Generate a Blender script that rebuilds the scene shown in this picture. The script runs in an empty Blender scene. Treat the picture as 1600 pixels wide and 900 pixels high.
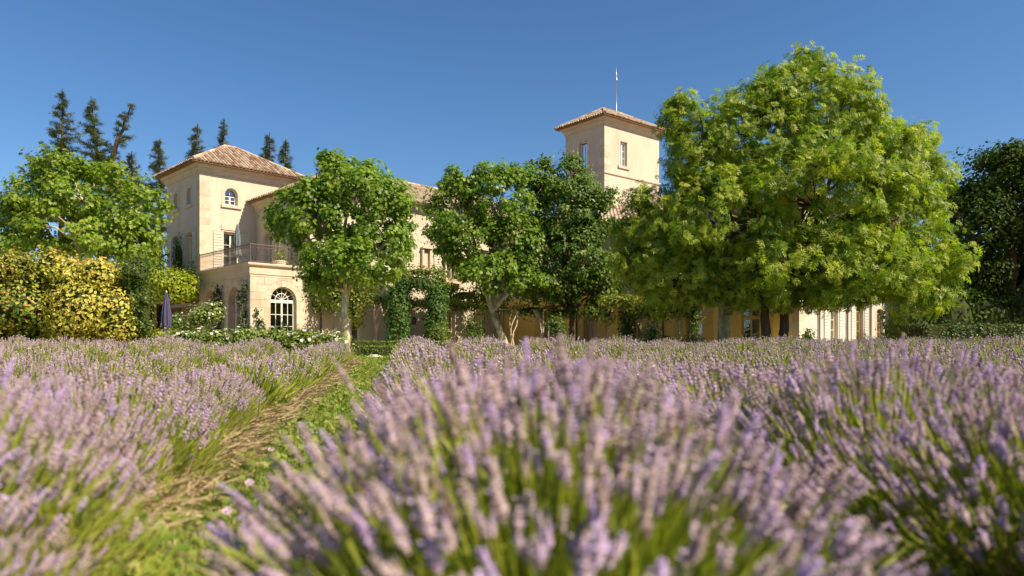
import bpy, math, random
import numpy as np
from mathutils import Vector
random.seed(7); rng = np.random.default_rng(7)
sc = bpy.context.scene; col = sc.collection
# ------------------------------------------------------------------ camera
FPX = 1135.0; HC = 0.95; HY = 543.0          # focal length in 1600-px units, eye height, horizon row
cam = bpy.data.cameras.new('camera'); cam_o = bpy.data.objects.new('camera', cam); col.objects.link(cam_o)
cam.sensor_width = 36; cam.lens = FPX/1600*36; cam.shift_y = (HY-450)/1600; cam.clip_end = 3000; cam.clip_start = 0.05
cam_o.location = (0, 0, HC); cam_o.rotation_euler = (math.radians(90), 0, 0)
cam.dof.use_dof = True; cam.dof.focus_distance = 34; cam.dof.aperture_fstop = 1.4
sc.camera = cam_o
# ------------------------------------------------------------------ sky, sun, exposure
SUN_AZ, SUN_EL = 118.0, 44.0                # azimuth clockwise from +Y
w = bpy.data.worlds.new('World'); sc.world = w; w.use_nodes = True
nt = w.node_tree; bg = nt.nodes['Background']
sky = nt.nodes.new('ShaderNodeTexSky'); sky.sky_type = 'NISHITA'; sky.sun_disc = False
sky.sun_elevation = math.radians(SUN_EL); sky.sun_rotation = math.radians(SUN_AZ)
sky.altitude = 900; sky.air_density = 1.0; sky.dust_density = 1.1; sky.ozone_density = 3.5
hs = nt.nodes.new('ShaderNodeHueSaturation'); hs.inputs['Saturation'].default_value = 1.18; nt.links.new(sky.outputs[0], hs.inputs['Color']); nt.links.new(hs.outputs[0], bg.inputs[0]); bg.inputs[1].default_value = 0.052
sl = bpy.data.lights.new('sun', 'SUN'); sl.energy = 3.3; sl.angle = math.radians(0.53); sl.color = (1, .87, .66)
so = bpy.data.objects.new('sun', sl); col.objects.link(so)
az, el = math.radians(SUN_AZ), math.radians(SUN_EL)
SUN = Vector((math.sin(az)*math.cos(el), math.cos(az)*math.cos(el), math.sin(el)))
so.rotation_euler = SUN.to_track_quat('Z', 'Y').to_euler(); so.location = (20, -20, 30)
vs = sc.view_settings; vs.view_transform = 'Standard'; vs.look = 'None'; vs.gamma = 1; vs.exposure = 1.42
sc.cycles.max_bounces = 8; sc.cycles.transparent_max_bounces = 12; sc.cycles.diffuse_bounces = 5
# ------------------------------------------------------------------ helpers
WO = {}
def V3(*a): return np.array(a, float)
def at(x, y, Z):
    """picture column / row at distance Z -> place in the garden"""
    return V3((x-800)/FPX*Z, Z, HC+(HY-y)/FPX*Z)
def sstep(a, b, x):
    t = np.clip((np.asarray(x, float)-a)/(b-a), 0, 1); return t*t*(3-2*t)
def ground(x, y):
    return 0.52*sstep(6, 28, y)+0.08*sstep(-2, -12, x)*sstep(8, 24, y)+0.025*np.sin(np.asarray(x)*1.3)*np.cos(np.asarray(y)*1.1)*sstep(60, 20, y)
def tagp(o, **k):
    for a, b in k.items():
        if b: o[a] = b
    return o
def thing(name, label, cat, loc=(0, 0, 0), group=None):
    o = bpy.data.objects.new(name, None); col.objects.link(o); o.location = loc
    o.empty_display_size = .2; tagp(o, label=label, category=cat, group=group); WO[o.name] = np.array(loc, float); return o
class MB:
    def __init__(s): s.V = []; s.L = []; s.S = []; s.T = []; s.n = 0
    def add(s, V, F, t=0.5):
        V = np.asarray(V, float); s.V.append(V)
        s.L.append(np.array([i for f in F for i in f], int)+s.n); s.S.append(np.array([len(f) for f in F], int))
        t = np.asarray(t, float); s.T.append(np.full(len(F), float(t)) if t.ndim == 0 else t); s.n += len(V); return s
    def inst(s, tv, tf, pos, R, sc_, tint, ft=None):
        tv = np.asarray(tv, float); N = len(pos); k = len(tv)
        if N == 0: return s
        sc_ = np.broadcast_to(np.asarray(sc_, float), (N,))
        V = pos[:, None, :]+np.einsum('nij,kj->nki', R, tv)*sc_[:, None, None]
        fl = np.array([i for f in tf for i in f], int); fs = np.array([len(f) for f in tf], int)
        s.V.append(V.reshape(-1, 3)); s.L.append((fl[None, :]+(np.arange(N)*k)[:, None]).ravel()+s.n)
        s.S.append(np.tile(fs, N)); tt = np.repeat(np.broadcast_to(np.asarray(tint, float), (N,))[:, None], len(tf), 1)
        if ft is not None: tt = tt+np.asarray(ft)[None, :]
        s.T.append(tt.ravel()); s.n += N*k; return s
    def box(s, c, sx, sy, sz, ax=None, t=.5):
        x, y, z = (V3(1, 0, 0), V3(0, 1, 0), V3(0, 0, 1)) if ax is None else ax
        c = np.asarray(c, float)
        V = [c+x*sx/2*i+y*sy/2*j+z*sz/2*k for k in (-1, 1) for (i, j) in ((-1, -1), (1, -1), (1, 1), (-1, 1))]
        return s.add(V, [(0, 3, 2, 1), (4, 5, 6, 7), (0, 1, 5, 4), (1, 2, 6, 5), (2, 3, 7, 6), (3, 0, 4, 7)], t)
    def tube(s, P, r, n=6, t=.5, cap=True):
        P = np.asarray(P, float); m = len(P); r = np.broadcast_to(np.asarray(r, float), (m,))
        T = np.gradient(P, axis=0); T /= np.linalg.norm(T, axis=1)[:, None]+1e-9
        ref = V3(0.13, 0.31, 1) if abs(T[0][2]) < .9 else V3(1, .2, 0)
        X = np.cross(T, ref); X /= np.linalg.norm(X, axis=1)[:, None]+1e-9; Y = np.cross(T, X)
        a = np.arange(n)*2*math.pi/n
        V = (P[:, None, :]+r[:, None, None]*(np.cos(a)[None, :, None]*X[:, None, :]+np.sin(a)[None, :, None]*Y[:, None, :])).reshape(-1, 3)
        F = [(i*n+j, i*n+(j+1) % n, (i+1)*n+(j+1) % n, (i+1)*n+j) for i in range(m-1) for j in range(n)]
        if cap: F += [tuple(range(n)), tuple((m-1)*n+j for j in range(n))[::-1]]
        return s.add(V, F, t)
    def lathe(s, c, prof, n=20, t=.5, flute=0, nf=6):
        c = np.asarray(c, float); V = []
        for (r, z) in prof:
            for j in range(n):
                a = j*2*math.pi/n; rr = r*(1+flute*math.cos(nf*a)); V.append(c+V3(rr*math.cos(a), rr*math.sin(a), z))
        m = len(prof)
        F = [(i*n+j, i*n+(j+1) % n, (i+1)*n+(j+1) % n, (i+1)*n+j) for i in range(m-1) for j in range(n)]
        F += [tuple(range(n))[::-1], tuple((m-1)*n+j for j in range(n))]
        return s.add(V, F, t)
    def mesh(s, name, mat, smooth=False, org=(0, 0, 0)):
        me = bpy.data.meshes.new(name); V = np.concatenate(s.V)-np.asarray(org, float)
        L = np.concatenate(s.L); S = np.concatenate(s.S); T = np.concatenate(s.T)
        me.vertices.add(len(V)); me.vertices.foreach_set('co', V.ravel().astype(np.float32))
        me.loops.add(len(L)); me.loops.foreach_set('vertex_index', L.astype(np.int32))
        me.polygons.add(len(S)); me.polygons.foreach_set('loop_start', np.concatenate([[0], np.cumsum(S)[:-1]]).astype(np.int32))
        me.update(calc_edges=True)
        a = me.attributes.new('tint', 'FLOAT', 'FACE'); a.data.foreach_set('value', T.astype(np.float32))
        me.polygons.foreach_set('use_smooth', np.full(len(S), bool(smooth)))
        me.materials.append(mat); return me
    def build(s, name, mat, parent=None, smooth=False, **props):
        org = WO.get(parent.name, np.zeros(3)) if parent else np.zeros(3)
        o = bpy.data.objects.new(name, s.mesh(name, mat, smooth, org)); col.objects.link(o)
        if parent: o.parent = parent
        WO[o.name] = org; tagp(o, **props); return o
def norm(v): return v/(np.linalg.norm(v, axis=-1, keepdims=True)+1e-9)
def frames(y, hint):
    y = norm(y); x = norm(np.cross(y, hint)); z = np.cross(x, y); return np.stack([x, y, z], -1)
def rdir(n, r=rng): return norm(r.normal(size=(n, 3)))
# ------------------------------------------------------------------ materials
def newmat(name):
    m = bpy.data.materials.new(name); m.use_nodes = True; n = m.node_tree; return m, n.nodes, n.links, n.nodes['Principled BSDF']
def ramp(N, cols, pos=None):
    r = N.new('ShaderNodeValToRGB'); e = r.color_ramp.elements
    while len(e) < len(cols): e.new(.5)
    for i, c in enumerate(cols):
        e[i].position = i/(len(cols)-1) if pos is None else pos[i]; e[i].color = (*c, 1)
    return r
def leafmat(name, cols, trans=.35, rough=.45, spec=.35, tcol=1.3):
    m, N, L, b = newmat(name)
    at_ = N.new('ShaderNodeAttribute'); at_.attribute_name = 'tint'
    r = ramp(N, cols); L.new(at_.outputs['Fac'], r.inputs[0]); L.new(r.outputs[0], b.inputs['Base Color'])
    b.inputs['Roughness'].default_value = rough; b.inputs['Specular IOR Level'].default_value = spec
    if trans > 0:
        t = N.new('ShaderNodeBsdfTranslucent'); g = N.new('ShaderNodeMix'); g.data_type = 'RGBA'; g.blend_type = 'MULTIPLY'; g.inputs[0].default_value = 1
        L.new(r.outputs[0], g.inputs[6]); g.inputs[7].default_value = (tcol*.95, tcol*1.1, tcol*.5, 1) if tcol > 1 else (1, 1, 1, 1)
        L.new(g.outputs[2], t.inputs[0]); mx = N.new('ShaderNodeMixShader'); mx.inputs[0].default_value = trans
        L.new(b.outputs[0], mx.inputs[1]); L.new(t.outputs[0], mx.inputs[2]); L.new(mx.outputs[0], N['Material Output'].inputs[0])
    return m
def noisemat(name, cols, scale=3., rough=.85, bump=.2, bscale=40., detail=6, pos=None, spec=.2, stretch=(1, 1, 1), tint=0.0, bdist=.02, metal=0):
    m, N, L, b = newmat(name)
    tc = N.new('ShaderNodeTexCoord'); mp = N.new('ShaderNodeMapping'); mp.inputs['Scale'].default_value = stretch
    L.new(tc.outputs['Object'], mp.inputs[0])
    n1 = N.new('ShaderNodeTexNoise'); n1.inputs['Scale'].default_value = scale; n1.inputs['Detail'].default_value = detail; n1.inputs['Roughness'].default_value = .62
    L.new(mp.outputs[0], n1.inputs['Vector'])
    fac = n1.outputs[0]
    if tint:
        a = N.new('ShaderNodeAttribute'); a.attribute_name = 'tint'
        ma = N.new('ShaderNodeMath'); ma.operation = 'MULTIPLY_ADD'; ma.inputs[1].default_value = tint; ma.inputs[2].default_value = -tint/2
        ad = N.new('ShaderNodeMath'); ad.operation = 'ADD'; ad.use_clamp = True
        L.new(a.outputs['Fac'], ma.inputs[0]); L.new(ma.outputs[0], ad.inputs[0]); L.new(n1.outputs[0], ad.inputs[1]); fac = ad.outputs[0]
    r = ramp(N, cols, pos or [.25+.5*i/(len(cols)-1) for i in range(len(cols))]); L.new(fac, r.inputs[0]); L.new(r.outputs[0], b.inputs['Base Color'])
    b.inputs['Roughness'].default_value = rough; b.inputs['Specular IOR Level'].default_value = spec; b.inputs['Metallic'].default_value = metal
    if bump:
        n2 = N.new('ShaderNodeTexNoise'); n2.inputs['Scale'].default_value = bscale; n2.inputs['Detail'].default_value = 5; L.new(mp.outputs[0], n2.inputs['Vector'])
        bp = N.new('ShaderNodeBump'); bp.inputs['Strength'].default_value = bump; bp.inputs['Distance'].default_value = bdist
        L.new(n2.outputs[0], bp.inputs['Height']); L.new(bp.outputs[0], b.inputs['Normal'])
    return m
M = {}
M['plaster'] = noisemat('plaster_cream', [(.45, .365, .265), (.52, .435, .33), (.565, .475, .37), (.59, .50, .39)], 1.1, .9, .25, 14, pos=[.28, .42, .55, .75], stretch=(1, 1, .28), detail=10)
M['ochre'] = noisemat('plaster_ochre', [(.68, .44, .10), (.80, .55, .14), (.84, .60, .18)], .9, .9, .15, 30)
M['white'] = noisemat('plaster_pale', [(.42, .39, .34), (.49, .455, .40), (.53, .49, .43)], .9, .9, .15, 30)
M['stone'] = noisemat('limestone', [(.45, .355, .25), (.56, .455, .34), (.61, .505, .385)], 2.2, .9, .35, 18, pos=[.25, .48, .7], tint=.35)
M['stone_trim'] = noisemat('limestone_trim', [(.48, .375, .25), (.57, .455, .34), (.61, .50, .38)], 1.6, .9, .25, 25, pos=[.25, .5, .7], tint=.2)
M['mortar'] = noisemat('mortar', [(.40, .31, .19), (.5, .4, .26)], 3, .95, .2)
M['tile'] = noisemat('terracotta_tile', [(.22, .14, .09), (.36, .25, .17), (.46, .35, .255), (.44, .37, .29)], 5, .85, .3, 60, pos=[.15, .42, .62, .85], tint=.75)
M['deck'] = noisemat('roof_underside', [(.20, .11, .06), (.30, .18, .10)], 4, .9, .1)
M['shutter'] = noisemat('shutter_paint', [(.50, .46, .36), (.58, .54, .43)], 2, .7, .1, 60)
M['shutter_white'] = noisemat('shutter_pale', [(.50, .48, .44), (.57, .55, .5)], 2, .7, .1, 60)
M['shutter_ochre'] = noisemat('shutter_ochre', [(.58, .40, .12), (.68, .48, .16)], 2, .7, .1, 60)
M['frame'] = noisemat('frame_paint', [(.68, .60, .46), (.76, .70, .58)], 4, .55, .05, 60)
M['frame_white'] = noisemat('frame_white', [(.74, .70, .62), (.8, .77, .7)], 4, .5, .05, 60)
M['frame_brown'] = noisemat('frame_ochre', [(.42, .28, .10), (.52, .36, .14)], 4, .55, .05, 60)
M['iron'] = noisemat('rusty_iron', [(.12, .085, .07), (.21, .155, .125)], 12, .7, .2, 80)
M['pipe'] = noisemat('downpipe_metal', [(.10, .06, .045), (.15, .09, .065)], 6, .5, .05)
M['pipe_grey'] = noisemat('downpipe_zinc', [(.33, .27, .2), (.42, .35, .26)], 6, .5, .05)
M['black'] = noisemat('black_iron', [(.015, .014, .013), (.04, .035, .03)], 9, .55, .1)
M['rod'] = noisemat('rod_metal', [(.45, .45, .44), (.6, .6, .58)], 9, .4, .05, metal=.6)
M['wood'] = noisemat('brown_planks', [(.16, .075, .03), (.26, .125, .05), (.33, .17, .07)], 3, .75, .2, 30, stretch=(1, 1, .15), tint=.5)
M['terracotta'] = noisemat('terracotta_pot', [(.42, .19, .10), (.56, .29, .17)], 6, .85, .2)
M['curtain'] = noisemat('curtain_cloth', [(.7, .66, .58), (.8, .77, .7)], 5, .9, .1)
M['umb_grey'] = noisemat('parasol_grey', [(.10, .13, .14), (.16, .19, .20)], 5, .85, .1, 90)
M['umb_purple'] = noisemat('parasol_violet', [(.055, .05, .10), (.085, .075, .14)], 5, .85, .1, 90)
M['planter'] = noisemat('planter_pale', [(.62, .52, .38), (.7, .6, .45)], 5, .85, .1)
M['bark_plane'] = noisemat('plane_bark', [(.20, .17, .09), (.42, .36, .22), (.60, .55, .38)], 5, .85, .35, 20, pos=[.35, .5, .62], stretch=(1, 1, .5))
M['bark_dark'] = noisemat('dark_bark', [(.06, .04, .025), (.15, .10, .06)], 9, .95, .6, 30, stretch=(1, 1, .25))
M['bark_pale'] = noisemat('pale_vine_bark', [(.36, .27, .18), (.55, .45, .33)], 9, .9, .4, 40, stretch=(1, 1, .3))
M['core'] = noisemat('core_light_block', [(.028, .036, .01), (.055, .066, .018)], 8, .95, .8, 14)  # dark filler for solid cores added inside foliage to block light
M['leaf_plane'] = leafmat('plane_leaves', [(.055, .11, .012), (.12, .21, .018), (.21, .31, .03), (.30, .36, .06)], .45)
M['leaf_plane_l'] = leafmat('plane_leaves_yellowish', [(.055, .11, .01), (.13, .22, .016), (.23, .31, .026), (.34, .37, .05)], .45)
M['leaf_linden'] = leafmat('linden_leaves', [(.03, .07, .01), (.07, .14, .018), (.14, .21, .03), (.30, .34, .10)], .45)
M['leaf_ash'] = leafmat('ash_leaves', [(.055, .11, .012), (.155, .24, .018), (.27, .345, .026), (.42, .43, .05)], .45)
M['leaf_dark'] = leafmat('evergreen_leaves', [(.022, .04, .006), (.045, .08, .009), (.09, .13, .016)], .2, .6, .08)
M['leaf_ivy'] = leafmat('ivy_leaves', [(.03, .08, .016), (.07, .15, .03), (.13, .22, .05)], .25, .45, .2)
M['leaf_vine'] = leafmat('vine_leaves', [(.05, .09, .014), (.11, .17, .02), (.22, .26, .03), (.38, .34, .05)], .38)
M['leaf_yellowvine'] = leafmat('yellow_vine_leaves', [(.14, .20, .012), (.28, .34, .02), (.42, .42, .04)], .4)
M['leaf_photinia'] = leafmat('photinia_green', [(.045, .10, .012), (.15, .22, .02), (.38, .34, .05), (.56, .25, .07)], .3)
M['leaf_gold'] = leafmat('photinia_gold', [(.19, .23, .018), (.46, .42, .045), (.70, .58, .16), (.70, .34, .10)], .34)
M['leaf_rose'] = leafmat('rose_leaves', [(.05, .10, .015), (.15, .22, .03), (.28, .34, .06)], .3)
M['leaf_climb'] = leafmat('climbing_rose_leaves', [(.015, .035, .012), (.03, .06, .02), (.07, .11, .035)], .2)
M['petal_white'] = leafmat('white_petals', [(.72, .70, .60), (.82, .80, .74)], .25, .6, .2, 1)
M['petal_pink'] = leafmat('mallow_petals', [(.62, .42, .55), (.72, .55, .66)], .3, .6, .2, 1)
M['box'] = leafmat('boxwood_leaves', [(.06, .11, .012), (.13, .19, .018), (.24, .27, .03)], .25)
M['hedge_dark'] = leafmat('dark_hedge_leaves', [(.025, .05, .008), (.06, .10, .012), (.20, .23, .025)], .2)
M['needle'] = leafmat('conifer_needles', [(.06, .08, .028), (.13, .15, .045), (.22, .23, .075)], .1, .7, .08)
M['needle_dry'] = leafmat('dry_conifer_needles', [(.06, .045, .03), (.11, .085, .06)], .1, .7)
M['lav_green'] = leafmat('lavender_stems', [(.10, .15, .025), (.25, .30, .035), (.40, .42, .055), (.42, .40, .13)], .3, .6, .2)
M['lav_dry'] = leafmat('lavender_dry_stems', [(.12, .08, .045), (.36, .26, .15), (.56, .44, .27)], .15, .8, .1)
M['lav_flower'] = leafmat('lavender_flowers', [(.17, .115, .10), (.42, .31, .295), (.56, .43, .425), (.45, .31, .52), (.56, .42, .67)], .22, .75, .1, 1)
M['grass'] = leafmat('path_grass', [(.07, .12, .02), (.16, .225, .03), (.28, .32, .06), (.44, .38, .16)], .35, .6, .2)
# ------------------------------------------------------------------ ground
def sheet(name, xs, ys, mat, dz=0., **k):
    X, Y = np.meshgrid(xs, ys); Z = ground(X, Y)+dz
    V = np.stack([X, Y, Z], -1).reshape(-1, 3); n = len(xs)
    F = [(j*n+i, j*n+i+1, (j+1)*n+i+1, (j+1)*n+i) for j in range(len(ys)-1) for i in range(n-1)]
    return MB().add(V, F).build(name, mat, None, True, **k)
def axis(segs):
    out = []
    for a, b, s in segs: out += list(np.arange(a, b, s))
    return np.array(out+[segs[-1][1]])
M['soil'] = noisemat('dry_soil', [(.13, .085, .04), (.24, .17, .085), (.20, .22, .05), (.15, .2, .03)], 1.3, .95, .6, 12, pos=[.3, .45, .6, .75], bdist=.05)
sheet('ground', axis([(-1500, -60, 90), (-60, -20, 4), (-20, 20, .5), (20, 60, 4), (60, 1500, 90)]), axis([(-1500, -30, 90), (-30, 0, 3), (0, 30, .5), (30, 80, 4), (80, 2000, 90)]), M['soil'], kind='structure')
RD = norm(V3(-.147, 1, 0)); RL = V3(RD[1], -RD[0], 0)       # along the lavender rows / across them
def rowpt(L, s): p = RL*L+RD*s; return p
def strip(name, L0, L1, s0, s1, mat, dz, **k):
    Ls = np.linspace(L0, L1, 5); ss = np.arange(s0, s1, .5); P = np.array([[rowpt(L, s) for L in Ls] for s in ss])
    P[..., 2] = ground(P[..., 0], P[..., 1])+dz; n = 5
    return MB().add(P.reshape(-1, 3), [(j*n+i, j*n+i+1, (j+1)*n+i+1, (j+1)*n+i) for j in range(len(ss)-1) for i in range(n-1)]).build(name, mat, None, True, **k)
M['path'] = noisemat('grassy_path', [(.10, .16, .02), (.16, .22, .03), (.28, .21, .10)], 5, .95, .6, 25, pos=[.35, .55, .72], bdist=.03)
strip('path', -1.78, -.45, .2, 27.5, M['path'], .006, kind='structure')
M['bounce_ground'] = noisemat('bounce_gravel', [(.44, .36, .25), (.55, .46, .33), (.62, .53, .4)], 9, .95, .5, 60, bdist=.02)  # pale ground chosen to bounce sunlight onto the shaded walls
sheet('bounce_court', np.arange(-40, 36, .8), np.arange(29, 60, .8), M['bounce_ground'], .006, kind='structure')  # hidden court added as a reflector to brighten the house walls
# ------------------------------------------------------------------ villa
T0 = V3(-13.69, 38, .2); ang = math.radians(45.4)
D = V3(math.sin(ang), math.cos(ang), 0); E = V3(-math.cos(ang), math.sin(ang), 0); UP = V3(0, 0, 1)
GZ = .30
class Frame:
    def __init__(s, o, d, e): s.o, s.d, s.e = o, d, e
    def __call__(s, a, b, z): return s.o+s.d*a+s.e*b+UP*z
F0 = Frame(T0, D, E)
villa = thing('villa', 'large cream stucco villa with terracotta roofs, balcony terrace and square tower', 'villa', tuple(F0(0, 0, GZ)))
def wall(name, O, u, n, W, z0, z1, ops, mat, reveal=.32, label=None, rmat=None):
    """front skin with openings + reveals; ops: (u0,u1,zb,zt,arch rise)"""
    m = MB(); O = np.asarray(O, float)
    brk = {0., W}
    def top(op, x):
        u0, u1, zb, zt, ar = op
        if ar <= 0: return zt
        c, h = (u0+u1)/2, (u1-u0)/2; q = max(0., 1-((x-c)/h)**2); return zt-ar+ar*math.sqrt(q)
    for op in ops:
        k = 15 if op[4] > 0 else 2
        for i in range(k): brk.add(op[0]+(op[1]-op[0])*(.5-.5*math.cos(math.pi*i/(k-1))))
    B = sorted(brk); B = [b for i, b in enumerate(B) if i == 0 or b-B[i-1] > 1e-5]
    P = lambda x, z, dep=0: O+u*x+UP*z-n*dep
    for xa, xb in zip(B[:-1], B[1:]):
        xm = (xa+xb)/2; inside = sorted([op for op in ops if op[0] < xm < op[1]], key=lambda o: o[2])
        la = lb = z0
        for op in inside:
            m.add([P(xa, la), P(xb, lb), P(xb, op[2]), P(xa, op[2])], [(0, 1, 2, 3)])
            la, lb = top(op, xa), top(op, xb)
        m.add([P(xa, la), P(xb, lb), P(xb, z1), P(xa, z1)], [(0, 1, 2, 3)])
    for op in ops:
        u0, u1, zb, zt, ar = op
        loop = [(u0, zb)]
        k = 15 if ar > 0 else 2
        for i in range(k):
            x = u0+(u1-u0)*(.5-.5*math.cos(math.pi*i/(k-1))); loop.append((x, top(op, x)))
        loop.append((u1, zb)); nl = len(loop)
        V = [P(x, z) for x, z in loop]+[P(x, z, reveal) for x, z in loop]
        m.add(V, [(i, (i+1) % nl, nl+(i+1) % nl, nl+i) for i in range(nl)])
    return m.build(name, mat, villa, label=label)
def plain_wall(name, A, B, z0, z1, mat):
    MB().add([A+UP*z0, B+UP*z0, B+UP*z1, A+UP*z1], [(0, 1, 2, 3)]).build(name, mat, villa)
M['glass'], N_, L_, b_ = newmat('window_glass')
fr = N_.new('ShaderNodeFresnel'); fr.inputs[0].default_value = 1.6; tr = N_.new('ShaderNodeBsdfTransparent'); tr.inputs[0].default_value = (.8, .86, .84, 1)
gl = N_.new('ShaderNodeBsdfGlossy'); gl.inputs['Roughness'].default_value = .03; mxg = N_.new('ShaderNodeMixShader')
ad_ = N_.new('ShaderNodeMath'); ad_.inputs[1].default_value = .10; L_.new(fr.outputs[0], ad_.inputs[0]); L_.new(ad_.outputs[0], mxg.inputs[0])
L_.new(tr.outputs[0], mxg.inputs[1]); L_.new(gl.outputs[0], mxg.inputs[2]); L_.new(mxg.outputs[0], N_['Material Output'].inputs[0])
def window(O, u, n, op, rows, mat, dep=.24, leaves=2, cols=1, fan=False, panel=0., transom=None, label=None):
    """casement set back in its opening: frame mesh (part) with panes (sub-parts)"""
    u0, u1, zb, zt, ar = op; O = np.asarray(O, float)-n*dep; m = MB(); ax = (u, n, UP)
    P = lambda x, z, d=0: O+u*x+UP*z-n*d
    zs = zt-ar if ar > 0 else zt                       # springing
    fw = .055; panes = []
    def bar(x0, x1, za, zb_, th=.06, d=0): m.box(P((x0+x1)/2, (za+zb_)/2, d), x1-x0, th, zb_-za, ax)
    bar(u0, u0+fw, zb, zs); bar(u1-fw, u1, zb, zs); bar(u0+fw, u1-fw, zb, zb+.05); 
    if ar <= 0 or fan: bar(u0+fw, u1-fw, zs-.07, zs+(.05 if fan else 0), .075)
    tz = zs-.07
    if transom:
        bar(u0+fw, u1-fw, transom-.04, transom+.04, .075)
    xs = np.linspace(u0+fw, u1-fw, leaves+1)
    zones = [(zb+.05, transom-.04), (transom+.04, tz)] if transom else [(zb+.05, tz)]
    for zi, (za, zc) in enumerate(zones):
        for k in range(leaves):
            xa, xb = xs[k], xs[k+1]; s = .045
            bar(xa+.004, xa+s, za, zc, .05, .006); bar(xb-s, xb-.004, za, zc, .05, .006); bar(xa+s, xb-s, za, za+s+(panel if zi == 0 else 0), .05, .006); bar(xa+s, xb-s, zc-s, zc, .05, .006)
            ca = np.linspace(xa+s, xb-s, cols+1); za2 = za+s+(panel if zi == 0 else 0)
            nr = rows if zi == 0 else 1
            ra = np.linspace(za2, zc-s, nr+1)
            for c in ca[1:-1]: bar(c-.014, c+.014, za2, zc-s, .04, .008)
            for r_ in ra[1:-1]: bar(xa+s, xb-s, r_-.014, r_+.014, .038, .009)
            for i in range(cols):
                for j in range(nr): panes.append((ca[i]+.01, ca[i+1]-.01, ra[j]+.01, ra[j+1]-.01))
    if ar > 0:                                          # arched head
        c, h = (u0+u1)/2, (u1-u0)/2; K = 16; z_s = zs+(.05 if fan else 0)
        def arc(h1, a1, th=.05):
            pass
        V = []
        for i in range(K+1):
            a = math.pi*i/K; V += [P(c-h*math.cos(a), z_s+(ar-(z_s-zs))*math.sin(a)), P(c-(h-fw)*math.cos(a), z_s+(ar-fw-(z_s-zs))*math.sin(a))]
        V2 = [v+n*.05 for v in V]; q = len(V)
        F = []
        for i in range(K):
            a, b, c2, d2 = 2*i, 2*i+1, 2*i+3, 2*i+2
            F += [(q+a, q+b, q+c2, q+d2), (a, d2, c2, b), (b, c2, q+c2, q+b)]
        m.add(V+V2, F)
        rays = [math.pi*j/6 for j in range(1, 6)] if fan else [math.pi/2]
        for a in rays:
            p0 = P(c, z_s); p1 = P(c-(h-fw*.5)*math.cos(a), z_s+(ar-.05-fw*.5)*math.sin(a)); m.tube([p0, p1], .016, 4)
        if fan:
            pts = [P(c-h*.5*math.cos(t), z_s+(ar-.05)*.5*math.sin(t)) for t in np.linspace(0, math.pi, 13)]; m.tube(pts, .02, 5)
            lst = [0]+rays+[math.pi]
        else: lst = [0, math.pi/2, math.pi]
        arcs = [(lst[i], lst[i+1]) for i in range(len(lst)-1)]
    w_ = m.build('window', mat, villa, label=label)
    for (xa, xb, za, zc) in panes:
        MB().box(P((xa+xb)/2, (za+zc)/2, .012), xb-xa, .006, zc-za, ax).build('pane', M['glass'], w_)
    if ar > 0:
        for a0, a1 in arcs:
            pts = [P(c, z_s, .012)]+[P(c-(h-.03)*math.cos(t), z_s+(ar-.06)*math.sin(t), .012) for t in np.linspace(a0, a1, 7)]
            V = pts+[p-n*.006 for p in pts]; k = len(pts)
            MB().add(V, [tuple(range(k)), tuple(range(k, 2*k))[::-1]]+[(i, (i+1) % k, k+(i+1) % k, k+i) for i in range(k)]).build('pane', M['glass'], w_)
    return w_
def shutter(O, u, n, x0, x1, z0, z1, mat, off=.012, ang_=0):
    """louvred leaf folded back on the wall"""
    m = MB(); P = lambda x, z, d: O+u*x+UP*z+n*(off+d)
    pr = [(z0, .03)]; nb = max(6, int((z1-z0)/.17)); zz = np.linspace(z0+.06, z1-.06, nb+1)
    for i in range(nb): pr += [(zz[i]+.002, .044), (zz[i+1]-.026, .034), (zz[i+1]-.022, .012), (zz[i+1]-.004, .012)]
    pr += [(z1, .03)]; k = len(pr)
    V = [P(x0, z, d) for z, d in pr]+[P(x1, z, d) for z, d in pr]+[P(x0, z0, 0), P(x0, z1, 0), P(x1, z0, 0), P(x1, z1, 0)]
    F = [(i, k+i, k+i+1, i+1) for i in range(k-1)]+[tuple(range(k))+(2*k+1, 2*k), tuple(range(k, 2*k))[::-1]+(2*k+2, 2*k+3), (0, 2*k, 2*k+2, k), (k-1, 2*k-1, 2*k+3, 2*k+1)]
    return m.add(V, F).build('shutter', mat, villa)
def surround(O, u, n, op, wd, mat, proud=.018, sill=True):
    u0, u1, zb, zt, ar = op; m = MB(); ax = (u, n, UP)
    P = lambda x, z, d=0: np.asarray(O)+u*x+UP*z+n*d
    K = 16 if ar > 0 else 2; inn = [(u0, zb)]; out = [(u0-wd, zb)]
    c, h = (u0+u1)/2, (u1-u0)/2
    for i in range(K+1):
        a = math.pi*i/K
        if ar > 0: inn.append((c-h*math.cos(a), zt-ar+ar*math.sin(a))); out.append((c-(h+wd)*math.cos(a), zt-ar+(ar+wd)*math.sin(a)))
    if ar <= 0: inn += [(u0, zt), (u1, zt)]; out += [(u0-wd, zt+wd), (u1+wd, zt+wd)]
    inn.append((u1, zb)); out.append((u1+wd, zb)); k = len(inn)
    V = [P(x, z, proud) for x, z in inn]+[P(x, z, proud) for x, z in out]+[P(x, z, -.01) for x, z in inn]+[P(x, z, -.01) for x, z in out]
    F = []
    for i in range(k-1): F += [(i, i+1, k+i+1, k+i), (k+i, k+i+1, 3*k+i+1, 3*k+i), (i+1, i, 2*k+i, 2*k+i+1)]
    m.add(V, F); m.build('window_surround', mat, villa)
    if sill: MB().box(P(c, zb-.09, .03), u1-u0+2*wd+.06, .14, .18, ax).build('sill', mat, villa)
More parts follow.
